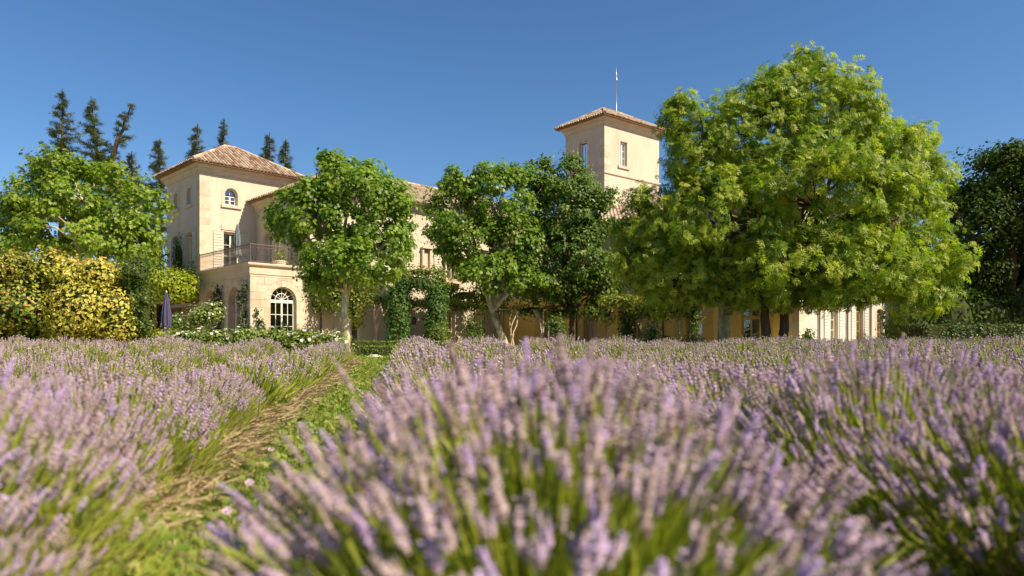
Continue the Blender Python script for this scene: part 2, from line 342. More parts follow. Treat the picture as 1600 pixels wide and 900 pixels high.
def quoins(frame, a, b, sa, sb, z0, z1, mat, long_=.62, short=.36, parent=None):
    """corner stones wrapping a corner: sa, sb = direction along which the two walls leave the corner"""
    z = z0; i = 0; hh = (z1-z0)/max(1, round((z1-z0)/.42))
    while z < z1-.05:
        la, lb = (long_, short) if i % 2 == 0 else (short, long_); pr = .005
        A = lambda x, y, zz: frame(a+x, b+y, zz)
        pts = [(-sa*pr, -sb*pr), (sa*la, -sb*pr), (sa*la, sb*.05), (sa*.05, sb*.05), (sa*.05, sb*lb), (-sa*pr, sb*lb)]
        g = .006; V = [A(x, y, z+g) for x, y in pts]+[A(x, y, z+hh-g) for x, y in pts]; k = 6
        MB().add(V, [tuple(range(k))[::-1], tuple(range(k, 2*k))]+[(j, (j+1) % k, k+(j+1) % k, k+j) for j in range(k)], random.random()).build('quoin', mat, parent or villa)
        z += hh; i += 1
def ring(name, fr, a0, a1, b0, b1, prof, mat, close=True, label=None):
    m = MB(); V = []
    for (o, z) in prof: V += [fr(a0-o, b0-o, z), fr(a1+o, b0-o, z), fr(a1+o, b1+o, z), fr(a0-o, b1+o, z)]
    F = [(i*4+j, i*4+(j+1) % 4, (i+1)*4+(j+1) % 4, (i+1)*4+j) for i in range(len(prof)-1) for j in range(4)]
    return m.add(V, F).build(name, mat, villa, label=label)
def hip_roof(fr, a0, a1, b0, b1, ez, slope, oh=.55, label=None, sides=(0, 1, 2, 3), step=.225):
    A0, A1, B0, B1 = a0-oh, a1+oh, b0-oh, b1+oh; la, lb = A1-A0, B1-B0; half = min(la, lb)/2; tn = math.tan(math.radians(slope)); rz = ez+half*tn
    if la >= lb: R0, R1 = fr(A0+half, (B0+B1)/2, rz), fr(A1-half, (B0+B1)/2, rz)
    else: R0, R1 = fr((A0+A1)/2, B0+half, rz), fr((A0+A1)/2, B1-half, rz)
    c = [fr(A0, B0, ez), fr(A1, B0, ez), fr(A1, B1, ez), fr(A0, B1, ez)]
    V = c+[R0, R1]+[p-UP*.07 for p in c]
    if la >= lb: F = [(0, 1, 5, 4), (1, 2, 5), (2, 3, 4, 5), (3, 0, 4)]
    else: F = [(0, 1, 4), (1, 2, 5, 4), (2, 3, 5), (3, 0, 4, 5)]
    F += [(0, 6, 7, 1), (1, 7, 8, 2), (2, 8, 9, 3), (3, 9, 6, 0), (6, 9, 8, 7)]
    roof = MB().add(V, F).build('roof', M['deck'], villa, label=label)
    m = MB(); cs = math.cos(math.radians(slope)); sn = math.sin(math.radians(slope)); K = 5
    edges = [(c[0], fr.d, fr.e, la), (c[1], fr.e, -fr.d, lb), (c[2], -fr.d, -fr.e, la), (c[3], -fr.e, fr.d, lb)]
    for si in sides:
        p0, u, inw, L = edges[si]; up_ = inw*cs+UP*sn; nn = -inw*sn+UP*cs; nc = int(L/step); st = L/nc
        for k in range(nc):
            x = (k+.5)*st; run = min(x, L-x, half)/cs
            for typ in (0, 1):                            # cover tiles and the channels between them
                xx = x+(st/2 if typ else 0); s = -.05 if not typ else -.03
                if typ: run = min(xx, L-xx, half)/cs
                jit = random.uniform(-.015, .015)
                while s < run-.02:
                    e = min(s+.36+.05, run+.02); r0, r1 = (st*.40, st*.33); V = []
                    for q, (ss, rr, hh) in enumerate(((s, r0, .045), (e, r1, .022))):
                        for j in range(K):
                            t = math.pi*j/(K-1); V.append(p0+u*(xx-rr*math.cos(t)+jit)+up_*ss+nn*((hh+rr*.95*math.sin(t)) if not typ else (.055+hh*.4-rr*.6*math.sin(t))))
                    F = [(j, j+1, K+j+1, K+j) for j in range(K-1)]
                    if not typ: F.append(tuple(range(K)))
                    m.add(V, F, random.random()); s += .36
    m.build('roof_tiles', M['tile'], roof, kind='stuff')
    h = MB(); hips = [(c[0], R0), (c[1], R1 if la >= lb else R0), (c[2], R1), (c[3], R0 if la >= lb else R1)]
    if la != lb: hips.append((R0, R1))
    for p, q in hips:
        L = np.linalg.norm(q-p); nn = max(2, int(L/.38))
        for i in range(nn):
            a, b = p+(q-p)*(i/nn), p+(q-p)*((i+1.12)/nn); h.tube([a+UP*.05, b+UP*.075], [.125, .10], 8, random.random())
    h.build('ridge_tiles', M['tile'], roof, kind='stuff')
    return roof
CORN = lambda z, o: [(0, z-.55), (.06, z-.55), (.06, z-.46), (.10, z-.44), (.16, z-.30), (.16, z-.24), (.24, z-.22), (.34, z-.06), (o, z-.05)]
# --- pavilion (left): a 0..6, b 6.7..12.0
PZ = 11.62; FL = 5.15
plu = F0(0, 6.7, 0)
op_sm = (1.5, 2.3, 9.38, 10.42, .4); op_fd = (1.42, 2.42, FL, 7.75, 0)
wall('wall', plu, D, -E, 6, GZ-.3, PZ-.3, [op_sm, op_fd], M['plaster'], label='sunlit pavilion wall above the balcony')
surround(plu, D, -E, op_sm, .2, M['stone_trim']); window(plu, D, -E, op_sm, 2, M['frame_white'], .26)
surround(plu, D, -E, op_fd, .1, M['stone_trim'], sill=False); window(plu, D, -E, op_fd, 3, M['frame'], .22, transom=None, panel=.4)
MB().box(F0(1.92, 6.7-.035, 7.98), 1.3, .05, .26, (D, -E, UP)).build('lintel', M['stone_trim'], villa)
shutter(plu, D, -E, .80, 1.36, FL+.02, 7.75, M['shutter']); shutter(plu, D, -E, 2.48, 3.04, FL+.02, 7.75, M['shutter'])
for k, x0 in enumerate((1.5, 2.06)):
    V = []; 
    for i in range(15):
        xx = x0+.30*i/14
        for zz in (FL+.1, 7.6): V.append(plu+D*xx+UP*zz+E*(.40+.03*math.sin(i*1.6)))
    MB().add(V, [(2*i, 2*i+2, 2*i+3, 2*i+1) for i in range(14)]).build('curtain', M['curtain'], villa, True)
pll = F0(0, 12.0, 0)      # left face: u runs from b=12 to b=6.7
ops = []
for b in (10.45, 8.3):
    x = 12.0-b; ops += [(x-.35, x+.35, 9.38, 10.42, .35), (x-.48, x+.48, 5.55, 7.7, .14)]
wall('wall', pll, -E, -D, 5.3, GZ-.3, PZ-.3, ops, M['plaster'], label='shaded pavilion wall facing the pergola')
for o in ops:
    sm = o[4] > .3; surround(pll, -E, -D, o, .16 if sm else .12, M['stone_trim'], sill=True); window(pll, -E, -D, o, 2 if sm else 4, M['frame'], .24)
    if not sm: shutter(pll, -E, -D, o[0]-.62, o[0]-.14, o[2], o[3]-.05, M['shutter']); shutter(pll, -E, -D, o[1]+.14, o[1]+.62, o[2], o[3]-.05, M['shutter'])
plain_wall('wall', F0(0, 12, 0), F0(6, 12, 0), 0, PZ-.3, M['plaster']); plain_wall('wall', F0(6, 12, 0), F0(6, 6.7, 0), 0, PZ-.3, M['plaster'])
quoins(F0, 0, 6.7, 1, 1, FL+.3, PZ-.62, M['stone']); quoins(F0, 0, 12.0, 1, -1, FL-.5, PZ-.62, M['stone'])
ring('cornice', F0, 0, 6, 6.7, 12, CORN(PZ, .58), M['stone_trim'])
hip_roof(F0, 0, 6, 6.7, 12, PZ, 31, .62, 'tiled hip roof of the left pavilion')
# --- terrace block: a 0..3.45, b 0..6.7, ashlar with arches
def ashlar(O, u, n, W, z0, zs, ztop, arcs, r, seed, par):
    """courses of separate stones round arched openings; arcs = centres"""
    rs = random.Random(seed); g = .007; O = np.asarray(O, float)
    def P(x, z, d): return O+u*x+UP*z+n*d
    def put(poly):
        k = len(poly); d = .016+rs.uniform(-.004, .005)
        V = [P(x, z, d) for x, z in poly]+[P(x, z, -.10) for x, z in poly]
        MB().add(V, [tuple(range(k))]+[(j, (j+1) % k, k+(j+1) % k, k+j) for j in range(k)], rs.random()).build('stone_block', M['stone'], par)
    lows = np.linspace(z0, zs, 1+round((zs-z0)/.42)); highs = np.linspace(zs, ztop, 1+round((ztop-zs)/.40))
    rw = r+.34                                           # outside of the voussoir ring
    def row(za, zb_, low, i):
        x = 0.; st = rs.uniform(.35, .8)
        cuts = [0.]
        while x < W-.9:
            x += rs.uniform(.6, 1.0) if x else st; cuts.append(x)
        cuts.append(W)
        for x0, x1 in zip(cuts[:-1], cuts[1:]):
            segs = [(x0, x1)]
            if low:
                for c in arcs:
                    ns = []
                    for (p, q) in segs:
                        if q <= c-r or p >= c+r: ns.append((p, q)); continue
                        if p < c-r: ns.append((p, c-r))
                        if q > c+r: ns.append((c+r, q))
                    segs = ns
                for p, q in segs:
                    if q-p > .06: put([(p+g*(p > 0), za+g), (q-g*(q < W), za+g), (q-g*(q < W), zb_-g), (p+g*(p > 0), zb_-g)])
            else:
                def lo(xx):
                    z = za+g
                    for c in arcs:
                        if abs(xx-c) < rw: z = max(z, zs+math.sqrt(rw*rw-(xx-c)**2)+g)
                    return z
                xs = np.linspace(x0+g*(x0 > 0), x1-g*(x1 < W), 13); run = []
                for xx in list(xs)+[None]:
                    if xx is not None and lo(xx) < zb_-g-.01: run.append(xx)
                    else:
                        if len(run) > 1 and run[-1]-run[0] > .05: put([(q, lo(q)) for q in run]+[(run[-1], zb_-g), (run[0], zb_-g)])
                        run = []
    for i in range(len(lows)-1): row(lows[i], lows[i+1], True, i)
    for i in range(len(highs)-1): row(highs[i], highs[i+1], False, i)
    for c in arcs:
        nv = 11
        for k in range(nv):
            a0, a1 = math.pi*k/nv+.008, math.pi*(k+1)/nv-.008
            put([(c-r*math.cos(t), zs+r*math.sin(t)) for t in np.linspace(a0, a1, 4)]+[(c-(rw-g)*math.cos(t), zs+(rw-g)*math.sin(t)) for t in np.linspace(a1, a0, 4)])
AR, ZS, ZT = .75, 3.28, 4.5
tw = wall('terrace_wall', F0(0, 0, 0), D, -E, 3.45, GZ-.3, 4.55, [(1.87-AR, 1.87+AR, GZ, ZS+AR, AR)], M['mortar'], .5, 'terrace wall of pale stone blocks with arched glazed door')
ashlar(F0(0, 0, 0), D, -E, 3.45, GZ, ZS, ZT, [1.87], AR, 3, tw)
o_ = (1.87-AR, 1.87+AR, GZ, ZS+AR, AR)
window(F0(0, 0, 0), D, -E, o_, 4, M['frame_white'], .24, 2, 2, True, .25, label='white arched glazed door with a fan light')
tl = wall('terrace_wall', F0(0, 6.7, 0), -E, -D, 6.7, GZ-.3, 4.55, [(6.7-5.12-AR, 6.7-5.12+AR, GZ, ZS+AR, AR), (6.7-1.96-AR, 6.7-1.96+AR, GZ, ZS+AR, AR)], M['mortar'], .5, 'shaded terrace wall with two stone arches')
ashlar(F0(0, 6.7, 0), -E, -D, 6.7, GZ, ZS, ZT, [6.7-5.12, 6.7-1.96], AR, 5, tl)
for b in (5.12, 1.96): window(F0(0, 6.7, 0), -E, -D, (6.7-b-AR, 6.7-b+AR, GZ, ZS+AR, AR), 4, M['frame'], .42, 2, 1, True, .25)
ring('terrace_cornice', F0, 0, 3.3, 0, 6.6, [(0, 4.5), (.03, 4.5), (.03, 4.60), (.07, 4.62), (.07, 4.98), (.11, 5.0), (.20, 5.08), (.22, 5.15), (.20, 5.20), (-.3, 5.205)], M['stone_trim'])
MB().box(F0(1.75, 3.35, 5.05), 3.2, 6.5, .2, (D, E, UP)).build('balcony_floor', M['stone_trim'], villa)
# railing
rl = MB(); corner = [F0(-.02, 6.6, 0), F0(-.02, -.02, 0), F0(3.3, -.02, 0)]
for z, r in ((5.28, .014), (6.18, .022), (6.02, .011)):
    for p, q in zip(corner[:-1], corner[1:]): rl.tube([p+UP*z, q+UP*z], r, 6)
for p in corner: rl.tube([p+UP*5.2, p+UP*6.26], .02, 6)
rail = rl.build('balcony_railing', M['iron'], villa, label='rusty wrought iron balcony railing')
bal = None
for p, q in zip(corner[:-1], corner[1:]):
    L = np.linalg.norm(q-p); n_ = int(L/.135); dd = (q-p)/L; nrm_ = V3(dd[1], -dd[0], 0)
    for i in range(1, n_):
        if bal is None:
            m = MB(); m.tube([V3(0, 0, z)+nrm_*(.09*math.sin(math.pi*max(0, min(1, (.55-z)/.5)))*1) for z in np.linspace(.06, .84, 9)], .0085, 5)
            m.tube([V3(0, 0, .84)+V3(dd[0], dd[1], 0)*(.055*math.sin(t))+UP*(.07-.07*math.cos(t)) for t in np.linspace(0, 2*math.pi, 11)], .008, 4)
            bal = m.mesh('baluster', M['iron'], True)
        o = bpy.data.objects.new('baluster', bal); col.objects.link(o); o.parent = rail; o.location = (p+dd*(i*L/n_)+UP*5.2)-WO[villa.name]
# --- main wing
MZ = 9.72; A1 = 18.1
wl = F0(3.45, 6.7, 0); ops = []
for b in (5.0, 1.75): x = 6.7-b; ops.append((x-.52, x+.52, FL, 7.65, .16))
wall('wall', wl, -E, -D, 6.7, GZ-.3, MZ-.3, ops, M['plaster'], label='wing wall above the balcony with two shuttered doors')
for o in ops:
    surround(wl, -E, -D, o, .12, M['stone_trim'], sill=False); window(wl, -E, -D, o, 3, M['frame'], .26, panel=.4)
    shutter(wl, -E, -D, o[0]-.70, o[0]-.14, FL+.02, 7.5, M['shutter']); shutter(wl, -E, -D, o[1]+.14, o[1]+.70, FL+.02, 7.5, M['shutter'])
mf = F0(3.45, 0, 0); ops = []; WA = [2.75, 5.95, 9.95, 13.0]
for x in WA: ops += [(x-.55, x+.55, GZ, 3.2, .14), (x-.5, x+.5, FL+.05, 7.4, 0)]
wall('wall', mf, D, -E, A1-3.45, GZ-.3, MZ-.3, ops, M['plaster'], label='main facade behind the plane trees')
for o in ops:
    low = o[2] < 1; surround(mf, D, -E, o, .12, M['stone_trim'], sill=not low); window(mf, D, -E, o, 4, M['frame'], .24, panel=.3 if low else 0)
    for s0, s1 in ((o[0]-.72, o[0]-.14), (o[1]+.14, o[1]+.72)): shutter(mf, D, -E, s0, s1, o[2]+.03, o[3]-.1, M['shutter'])
# little hooded niche and a window balcony
nx = 8.05; m = MB(); ax = (D, -E, UP); P_ = lambda x, z, d: mf+D*x+UP*z-E*d
for s in (-.3, .3): m.box(P_(nx+s, 6.35, .1), .13, .2, 1.3, ax)
m.box(P_(nx, 5.66, .14), .86, .28, .14, ax); m.box(P_(nx, 6.35, .012), .5, .02, 1.24, ax)
V = [P_(nx+.42*math.cos(t), 7.0+.22*math.sin(t), d) for d in (0, .3) for t in np.linspace(0, math.pi, 11)]
m.add(V, [(i, i+1, 12+i, 11+i) for i in range(10)]+[tuple(range(11)), tuple(range(11, 22))[::-1], (0, 11, 21, 10)]); m.tube([P_(nx, 7.2, .15), P_(nx, 7.55, .15)], [.05, .012], 6)
m.build('stone_niche', M['stone_trim'], villa, label='small hooded stone niche on the main facade')
MB().box(P_(9.95, 4.98, .22), 1.9, .44, .12, ax).build('window_balcony', M['stone_trim'], villa)
rl = MB()
for z in (5.1, 5.85): rl.tube([P_(9.1, z, .02), P_(9.1, z, .4), P_(10.8, z, .4), P_(10.8, z, .02)], .014, 5)
for x in np.linspace(9.1, 10.8, 14): rl.tube([P_(x, 5.04, .4), P_(x, 5.85, .4)], .009, 4)
rl.build('window_railing', M['iron'], villa)
ring('cornice', F0, 3.45, 24, 0, 8.5, CORN(MZ, .5), M['stone_trim'])
hip_roof(F0, 3.45, 24, 0, 8.5, MZ, 26, .55, 'long tiled hip roof of the main wing', sides=(0, 3))
plain_wall('wall', F0(3.45, 6.7, 0), F0(3.45, 8.5, 0), 0, MZ-.3, M['plaster']); plain_wall('wall', F0(3.45, 8.5, 0), F0(24, 8.5, 0), 0, MZ-.3, M['plaster']); plain_wall('wall', F0(24, 8.5, 0), F0(24, 0, 0), 0, MZ-.3, M['plaster'])
quoins(F0, 3.45, 0, 1, 1, FL+.1, MZ-.62, M['stone'], .5, .3)
for (x, zc, ma, z0, z1) in ((.62, 0, 'pipe', GZ, 2.9), (.62, 0, 'pipe_grey', 2.9, MZ-.5)): MB().tube([P_(x, z0, .09), P_(x, z1, .09)], .05, 8).build('downpipe', M[ma], villa, True)
# --- right wing: facade a=18.1 (b 0..-21.2), end face b=-21.2 (a 18.1..32.7)
RZ = 8.25; B1 = -21.2
rw_ = F0(A1, 0, 0); ops = []; RB = [4.6, 8.1, 11.4, 15.3, 18.6]
for x in RB: ops.append((x-.55, x+.55, GZ, 3.0, .1))
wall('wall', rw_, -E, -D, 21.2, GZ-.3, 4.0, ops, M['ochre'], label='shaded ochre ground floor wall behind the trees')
for o in ops:
    window(rw_, -E, -D, o, 2, M['frame_brown'], .2, transom=2.3, panel=.3)
    for s0, s1 in ((o[0]-.66, o[0]-.06), (o[1]+.06, o[1]+.66)): shutter(rw_, -E, -D, s0, s1, o[2]+.05, o[3]-.1, M['shutter_ochre'])
ops = [(x-.5, x+.5, 4.9, 6.9, .1) for x in RB]
wall('wall', rw_, -E, -D, 21.2, 4.0, RZ-.3, ops, M['plaster'], label='upper floor wall of the right wing')
for o in ops:
    surround(rw_, -E, -D, o, .12, M['stone_trim']); window(rw_, -E, -D, o, 3, M['frame'], .22)
    for s0, s1 in ((o[0]-.7, o[0]-.14), (o[1]+.14, o[1]+.7)): shutter(rw_, -E, -D, s0, s1, o[2]+.02, o[3]-.1, M['shutter'])
ef = F0(A1, B1, 0); ops = []; EX = [4.2, 7.85, 11.1, 13.1]
for x in EX: ops.append((x-.55, x+.55, GZ, 3.05, .16))
for x in (4.2, 7.85, 11.6): ops.append((x-.5, x+.5, 4.9, 6.9, .45))
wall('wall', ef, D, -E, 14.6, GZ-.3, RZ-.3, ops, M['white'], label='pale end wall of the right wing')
for i, o in enumerate(ops):
    surround(ef, D, -E, o, .12, M['stone_trim'], sill=o[2] > 1)
    window(ef, D, -E, o, 4, M['frame_brown'] if i in (1, 2) else M['frame'], .2, panel=.2)
    if o[2] < 1 and i < 2:
        for s0, s1 in ((o[0]-.72, o[0]-.14), (o[1]+.14, o[1]+.72)): shutter(ef, D, -E, s0, s1, o[2]+.03, o[3]-.1, M['shutter_white'])
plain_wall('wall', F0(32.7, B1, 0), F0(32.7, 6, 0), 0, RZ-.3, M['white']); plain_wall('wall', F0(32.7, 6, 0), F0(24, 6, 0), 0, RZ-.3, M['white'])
quoins(F0, A1, B1, 1, 1, GZ, RZ-.62, M['stone'], .6, .36)
ring('cornice', F0, A1, 32.7, B1, 6, CORN(RZ, .5), M['stone_trim'])
hip_roof(F0, A1, 32.7, B1, 6, RZ, 20, .55, 'tiled hip roof of the right wing', sides=(0, 3), step=.27)
for x in (2.2, 5.9, 9.4): MB().tube([ef+D*x-E*.08+UP*GZ, ef+D*x-E*.08+UP*(RZ-.5)], .05, 8).build('downpipe', M['pipe'], villa, True)
for x in (7.0, 13.4): MB().tube([rw_-E*x-D*.08+UP*GZ, rw_-E*x-D*.08+UP*(RZ-.5)], .05, 8).build('downpipe', M['pipe'], villa, True)
# --- tower
an = math.radians(50.3); TF = Frame(V3(6.40, 50.3, .2), V3(math.sin(an), math.cos(an), 0), V3(-math.cos(an), math.sin(an), 0))
TZ = 16.75; tw_, td_ = 5.9, 3.85
o1 = (1.62, 2.34, 13.6, 15.35, 0); o2 = (td_-2.05-.42, td_-2.05+.42, 13.55, 15.45, .1)
wall('wall', TF(0, 0, 0), TF.d, -TF.e, tw_, 0, TZ-.3, [o1], M['plaster'], label='sunlit tower wall'); wall('wall', TF(0, td_, 0), -TF.e, -TF.d, td_, 0, TZ-.3, [o2], M['plaster'], label='shaded tower wall')
surround(TF(0, 0, 0), TF.d, -TF.e, o1, .22, M['stone_trim']); window(TF(0, 0, 0), TF.d, -TF.e, o1, 3, M['frame_white'], .2)
surround(TF(0, td_, 0), -TF.e, -TF.d, o2, .2, M['stone_trim']); window(TF(0, td_, 0), -TF.e, -TF.d, o2, 3, M['frame'], .2)
plain_wall('wall', TF(tw_, 0, 0), TF(tw_, td_, 0), 0, TZ-.3, M['plaster']); plain_wall('wall', TF(tw_, td_, 0), TF(0, td_, 0), 0, TZ-.3, M['plaster'])
quoins(TF, 0, 0, 1, 1, 13.05, TZ-.62, M['stone'], .58, .4); quoins(TF, 0, td_, 1, -1, 13.05, TZ-.62, M['stone'], .5, .4); quoins(TF, 0, 0, 1, 1, 8.5, 12.75, M['stone'], .58, .4)
ring('string_course', TF, 0, tw_, 0, td_, [(0, 12.82), (.07, 12.84), (.09, 12.92), (.07, 12.98), (0, 13.0)], M['stone_trim'])
ring('cornice', TF, 0, tw_, 0, td_, CORN(TZ, .5), M['stone_trim'])
hip_roof(TF, 0, tw_, 0, td_, TZ, 29, .55, 'low tiled hip roof of the tower')
rp = TF(3.35, td_/2, 0); m = MB(); m.tube([rp+UP*17.6, rp+UP*20.5], [.04, .028], 8); m.lathe(rp+UP*20.5, [(.02, 0), (.07, .05), (.09, .12), (.04, .22), (.03, .4), (.055, .46), (.02, .55), (.012, 1.0)], 8)
m.build('lightning_rod', M['rod'], villa, True)
# plank doors at the pavilion foot
for i in range(14):
    b = 12.0-.19-i*.38; m = MB(); m.box(F0(-.05, b, 1.75), .06, .36, 2.9, (D, E, UP), random.random()); m.build('plank', M['wood'], villa)
# ------------------------------------------------------------------ leaf shapes (base at origin, along +y, face +z)
def lobed(n=5):
    pts = [(0, 0, 0)]
    for k, (a, r) in enumerate(((-100, .42), (-62, .22), (-48, .62), (-22, .30), (0, 1.0-.45), (22, .30), (48, .62), (62, .22), (100, .42))):
        t = math.radians(a); pts.append((math.sin(t)*r*.95, .42+math.cos(t)*r*(1.05), .10*abs(math.sin(t))*r))
    return np.array(pts), [(0, 9, 8, 7, 6, 5), (0, 5, 4, 3, 2, 1)]
LOBED = lobed()
OVAL = (np.array([(0, 0, 0), (-.26, .3, .05), (-.24, .65, .05), (0, 1, -.04), (.24, .65, .05), (.26, .3, .05)]), [(0, 3, 2, 1), (0, 5, 4, 3)])
NARROW = (np.array([(0, 0, 0), (-.13, .4, .03), (0, 1, -.06), (.13, .4, .03)]), [(0, 3, 2, 1)])
def pinnate(n=4, ln=.46, wd=.075):
    V = []; F = []
    def leaf(bx, by, a, l, dz):
        i = len(V); c, s = math.cos(a), math.sin(a)
        V.extend([(bx, by, 0), (bx+s*l*.45-c*wd, by+c*l*.45+s*wd, dz*.4+.02), (bx+s*l, by+c*l, dz), (bx+s*l*.45+c*wd, by+c*l*.45-s*wd, dz*.4+.02)]); F.append((i, i+3, i+2, i+1))
    for k in range(n):
        y = .22+.2*k
        for sd in (-1, 1): leaf(0, y, sd*math.radians(62-8*k), ln, -.10)
    leaf(0, .22+.2*(n-1), 0, ln, -.06); return np.array(V), F
PINN = pinnate(3, .52, .08)
BLOSSOM = (np.array([(0, 0, 0)]+[(math.cos(a)*.5, math.sin(a)*.5, .16+.1*(k % 2)) for k, a in enumerate(np.arange(10)*math.pi/5)]+[(math.cos(a)*.24, math.sin(a)*.24, .34) for a in np.arange(5)*2*math.pi/5]),
           [(0, 10 if k == 0 else k, k+1) for k in range(10)]+[(0, 11+k, 11+(k+1) % 5) for k in range(5)])
def tuft(n=9):
    V = []; F = []
    for k in range(n):
        a = 2*math.pi*k/n*1.7; t = .35+.5*((k*37) % 10)/10; i = len(V); d = V3(math.cos(a)*t, 1-.35*t, math.sin(a)*t*.7); p = V3(-d[1], d[0], .3)*.055; b = V3(0, .12*(k % 4), 0)
        V.extend([b, b+d*.5+p, b+d, b+d*.5-p]); F.append((i, i+3, i+2, i+1))
    return np.array(V), F
TUFT = tuft(6)
def leaves(m, tpl, pos, nrm_, size, tint, r=rng, spread=.6, droop=.25, sv=.3):
    N = len(pos); n_ = norm(nrm_+rdir(N, r)*spread); y = norm(np.cross(n_, rdir(N, r))); y[:, 2] -= droop; y = norm(y)
    m.inst(tpl[0], tpl[1], pos, frames(y, n_), size*(1+sv*r.uniform(-1, 1, N)), tint)
def px_lobe(x, y, Z, rx, ry, rz=None):
    c = at(x, y, Z); k = Z/FPX; return (c, V3(rx*k, (rz if rz else rx*.9)*k, ry*k))
def wob(P, amp, r):                                   # wavy limb
    P = np.array(P, float); n = len(P); P[1:-1] += r.normal(size=(n-2, 3))*amp; return P
def spline(A, B, bend, n, r, amp):
    t = np.linspace(0, 1, n)[:, None]; mid = (A+B)/2+bend; P = (1-t)**2*A+2*t*(1-t)*mid+t*t*B
    return wob(P, amp, r)
def tree(name, label, base, th, tr, lobes, tpl, lm, bark, ncl, lpc, cr, ls, seed, group=None, up=.5, lean=(0, 0), cat='tree', twig=80, flat=.75, mid=None, tmix=(.5, .22), shell=.62, lowlight=.0, stems=1, sub=2, lspread=.55):
    r = np.random.default_rng(seed); base = np.array(base, float); t = thing(name, label, cat, tuple(base), group)
    tm = MB(); lobes = [(np.array(c), np.array(R)) for c, R in lobes]; nmain = len(lobes)
    for c, R in lobes[:nmain]:
        for q in range(sub):
            d = rdir(1, r)[0]; d[2] = abs(d[2])*.9 if r.random() < .7 else d[2]; lobes.append((c+d*R*r.uniform(.8, 1.02), R*r.uniform(.22, .42)))
    forks = []
    for sidx in range(stems):
        off = V3((sidx-(stems-1)/2)*tr*3.2, 0.3*sidx, 0); top = base+off*1.6+V3(lean[0], lean[1], th)
        P = spline(base+off-UP*.15, top, V3(r.normal()*.12, r.normal()*.12, 0), 7, r, .03); rad = np.linspace(1.12, .72, 7)*tr; rad[0] *= 1.25
        tm.tube(P, rad, 10); forks.append(top)
    area = np.array([np.prod(R)**(2/3) for c, R in lobes]); pr = area/area.sum(); hubs = []
    for i, (c, R) in enumerate(lobes):
        if i >= nmain: hubs.append(c); continue
        f = min(forks, key=lambda q: np.linalg.norm(q-c)); hub = c-UP*R[2]*.25; d = np.linalg.norm(hub-f)
        tm.tube(spline(f-UP*.1, hub, UP*d*.12+r.normal(size=3)*d*.08, 8, r, .05*d*.25), np.linspace(.58, .2, 8)*tr, 7); hubs.append(hub)
    cl = []; ci = []
    while len(cl) < ncl:
        i = r.choice(len(lobes), p=pr); c, R = lobes[i]; d = rdir(1, r)[0]; q = r.uniform(shell, 1.0); p = c+d*R*q
        deep = False
        for j, (c2, R2) in enumerate(lobes):
            if j != i and np.sum(((p-c2)/R2)**2) < .35: deep = True
        if deep and r.random() < .8: continue
        if p[2] < base[2]+.9: continue
        cl.append(p); ci.append(i)
    cl = np.array(cl); ci = np.array(ci)
    for k in range(min(twig, ncl)):
        h = hubs[ci[k]]; d = np.linalg.norm(cl[k]-h); tm.tube(spline(h, cl[k], UP*d*.15+r.normal(size=3)*d*.08, 6, r, .03*d), np.linspace(.2, .05, 6)*tr+.006, 5, cap=False)
    tm.build('trunk', bark, t, True)
    N = ncl*lpc; k = np.repeat(np.arange(ncl), lpc); off = rdir(N, r)*(r.random(N)**.45)[:, None]*cr*(r.uniform(.45, 1.5, ncl)[k])[:, None]; off[:, 2] *= flat
    pos = cl[k]+off; cen = np.array([l[0] for l in lobes])[ci[k]]; rad = np.array([l[1] for l in lobes])[ci[k]]
    out = norm((pos-cen)/rad); n_ = norm(out*.7+UP*up+norm(off)*.4)
    tint = np.clip(tmix[0]+r.normal(size=ncl)[k]*tmix[1]*.55+r.normal(size=N)*tmix[1]*.7, 0, 1)
    c_ = MB(); leaves(c_, tpl, pos, n_, ls, tint, r, lspread); c_.build('crown', lm, t, kind='stuff')
    return t
# ------------------------------------------------------------------ trees
def gb(x, Z): p = at(x, HY, Z); p[2] = float(ground(p[0], p[1])); return p
tree('plane_tree', 'plane tree with pale straight trunk and round crown in front of the balcony wing', gb(541, 31), 2.9, .20,
     [px_lobe(505, 350, 31, 78, 70), px_lobe(575, 330, 31, 70, 72), px_lobe(545, 290, 31, 62, 45), px_lobe(600, 392, 30.6, 48, 50), px_lobe(540, 408, 30.3, 75, 40), px_lobe(460, 335, 31, 42, 40), px_lobe(565, 262, 31, 25, 20), px_lobe(515, 258, 31, 22, 18), px_lobe(500, 440, 30.6, 22, 22), px_lobe(622, 345, 31, 20, 45)],
     LOBED, M['leaf_plane'], M['bark_plane'], 330, 62, .50, .185, 11, 'pollarded plane trees')
tree('plane_tree', 'plane tree with leaning pale limbs in front of the main facade centre', gb(793, 40), 2.5, .22,
     [px_lobe(720, 330, 40, 52, 60), px_lobe(780, 310, 40, 62, 52), px_lobe(830, 320, 40, 48, 60), px_lobe(735, 390, 40, 48, 48), px_lobe(800, 385, 39.5, 50, 50), px_lobe(700, 295, 40, 30, 30), px_lobe(810, 275, 40, 22, 20), px_lobe(760, 272, 40, 24, 18), px_lobe(690, 345, 40, 24, 50), px_lobe(765, 432, 39, 50, 24), px_lobe(815, 442, 39, 34, 24)],
     LOBED, M['leaf_plane'], M['bark_plane'], 320, 56, .56, .21, 12, 'pollarded plane trees', lean=(-.9, 0), tmix=(.5, .2))
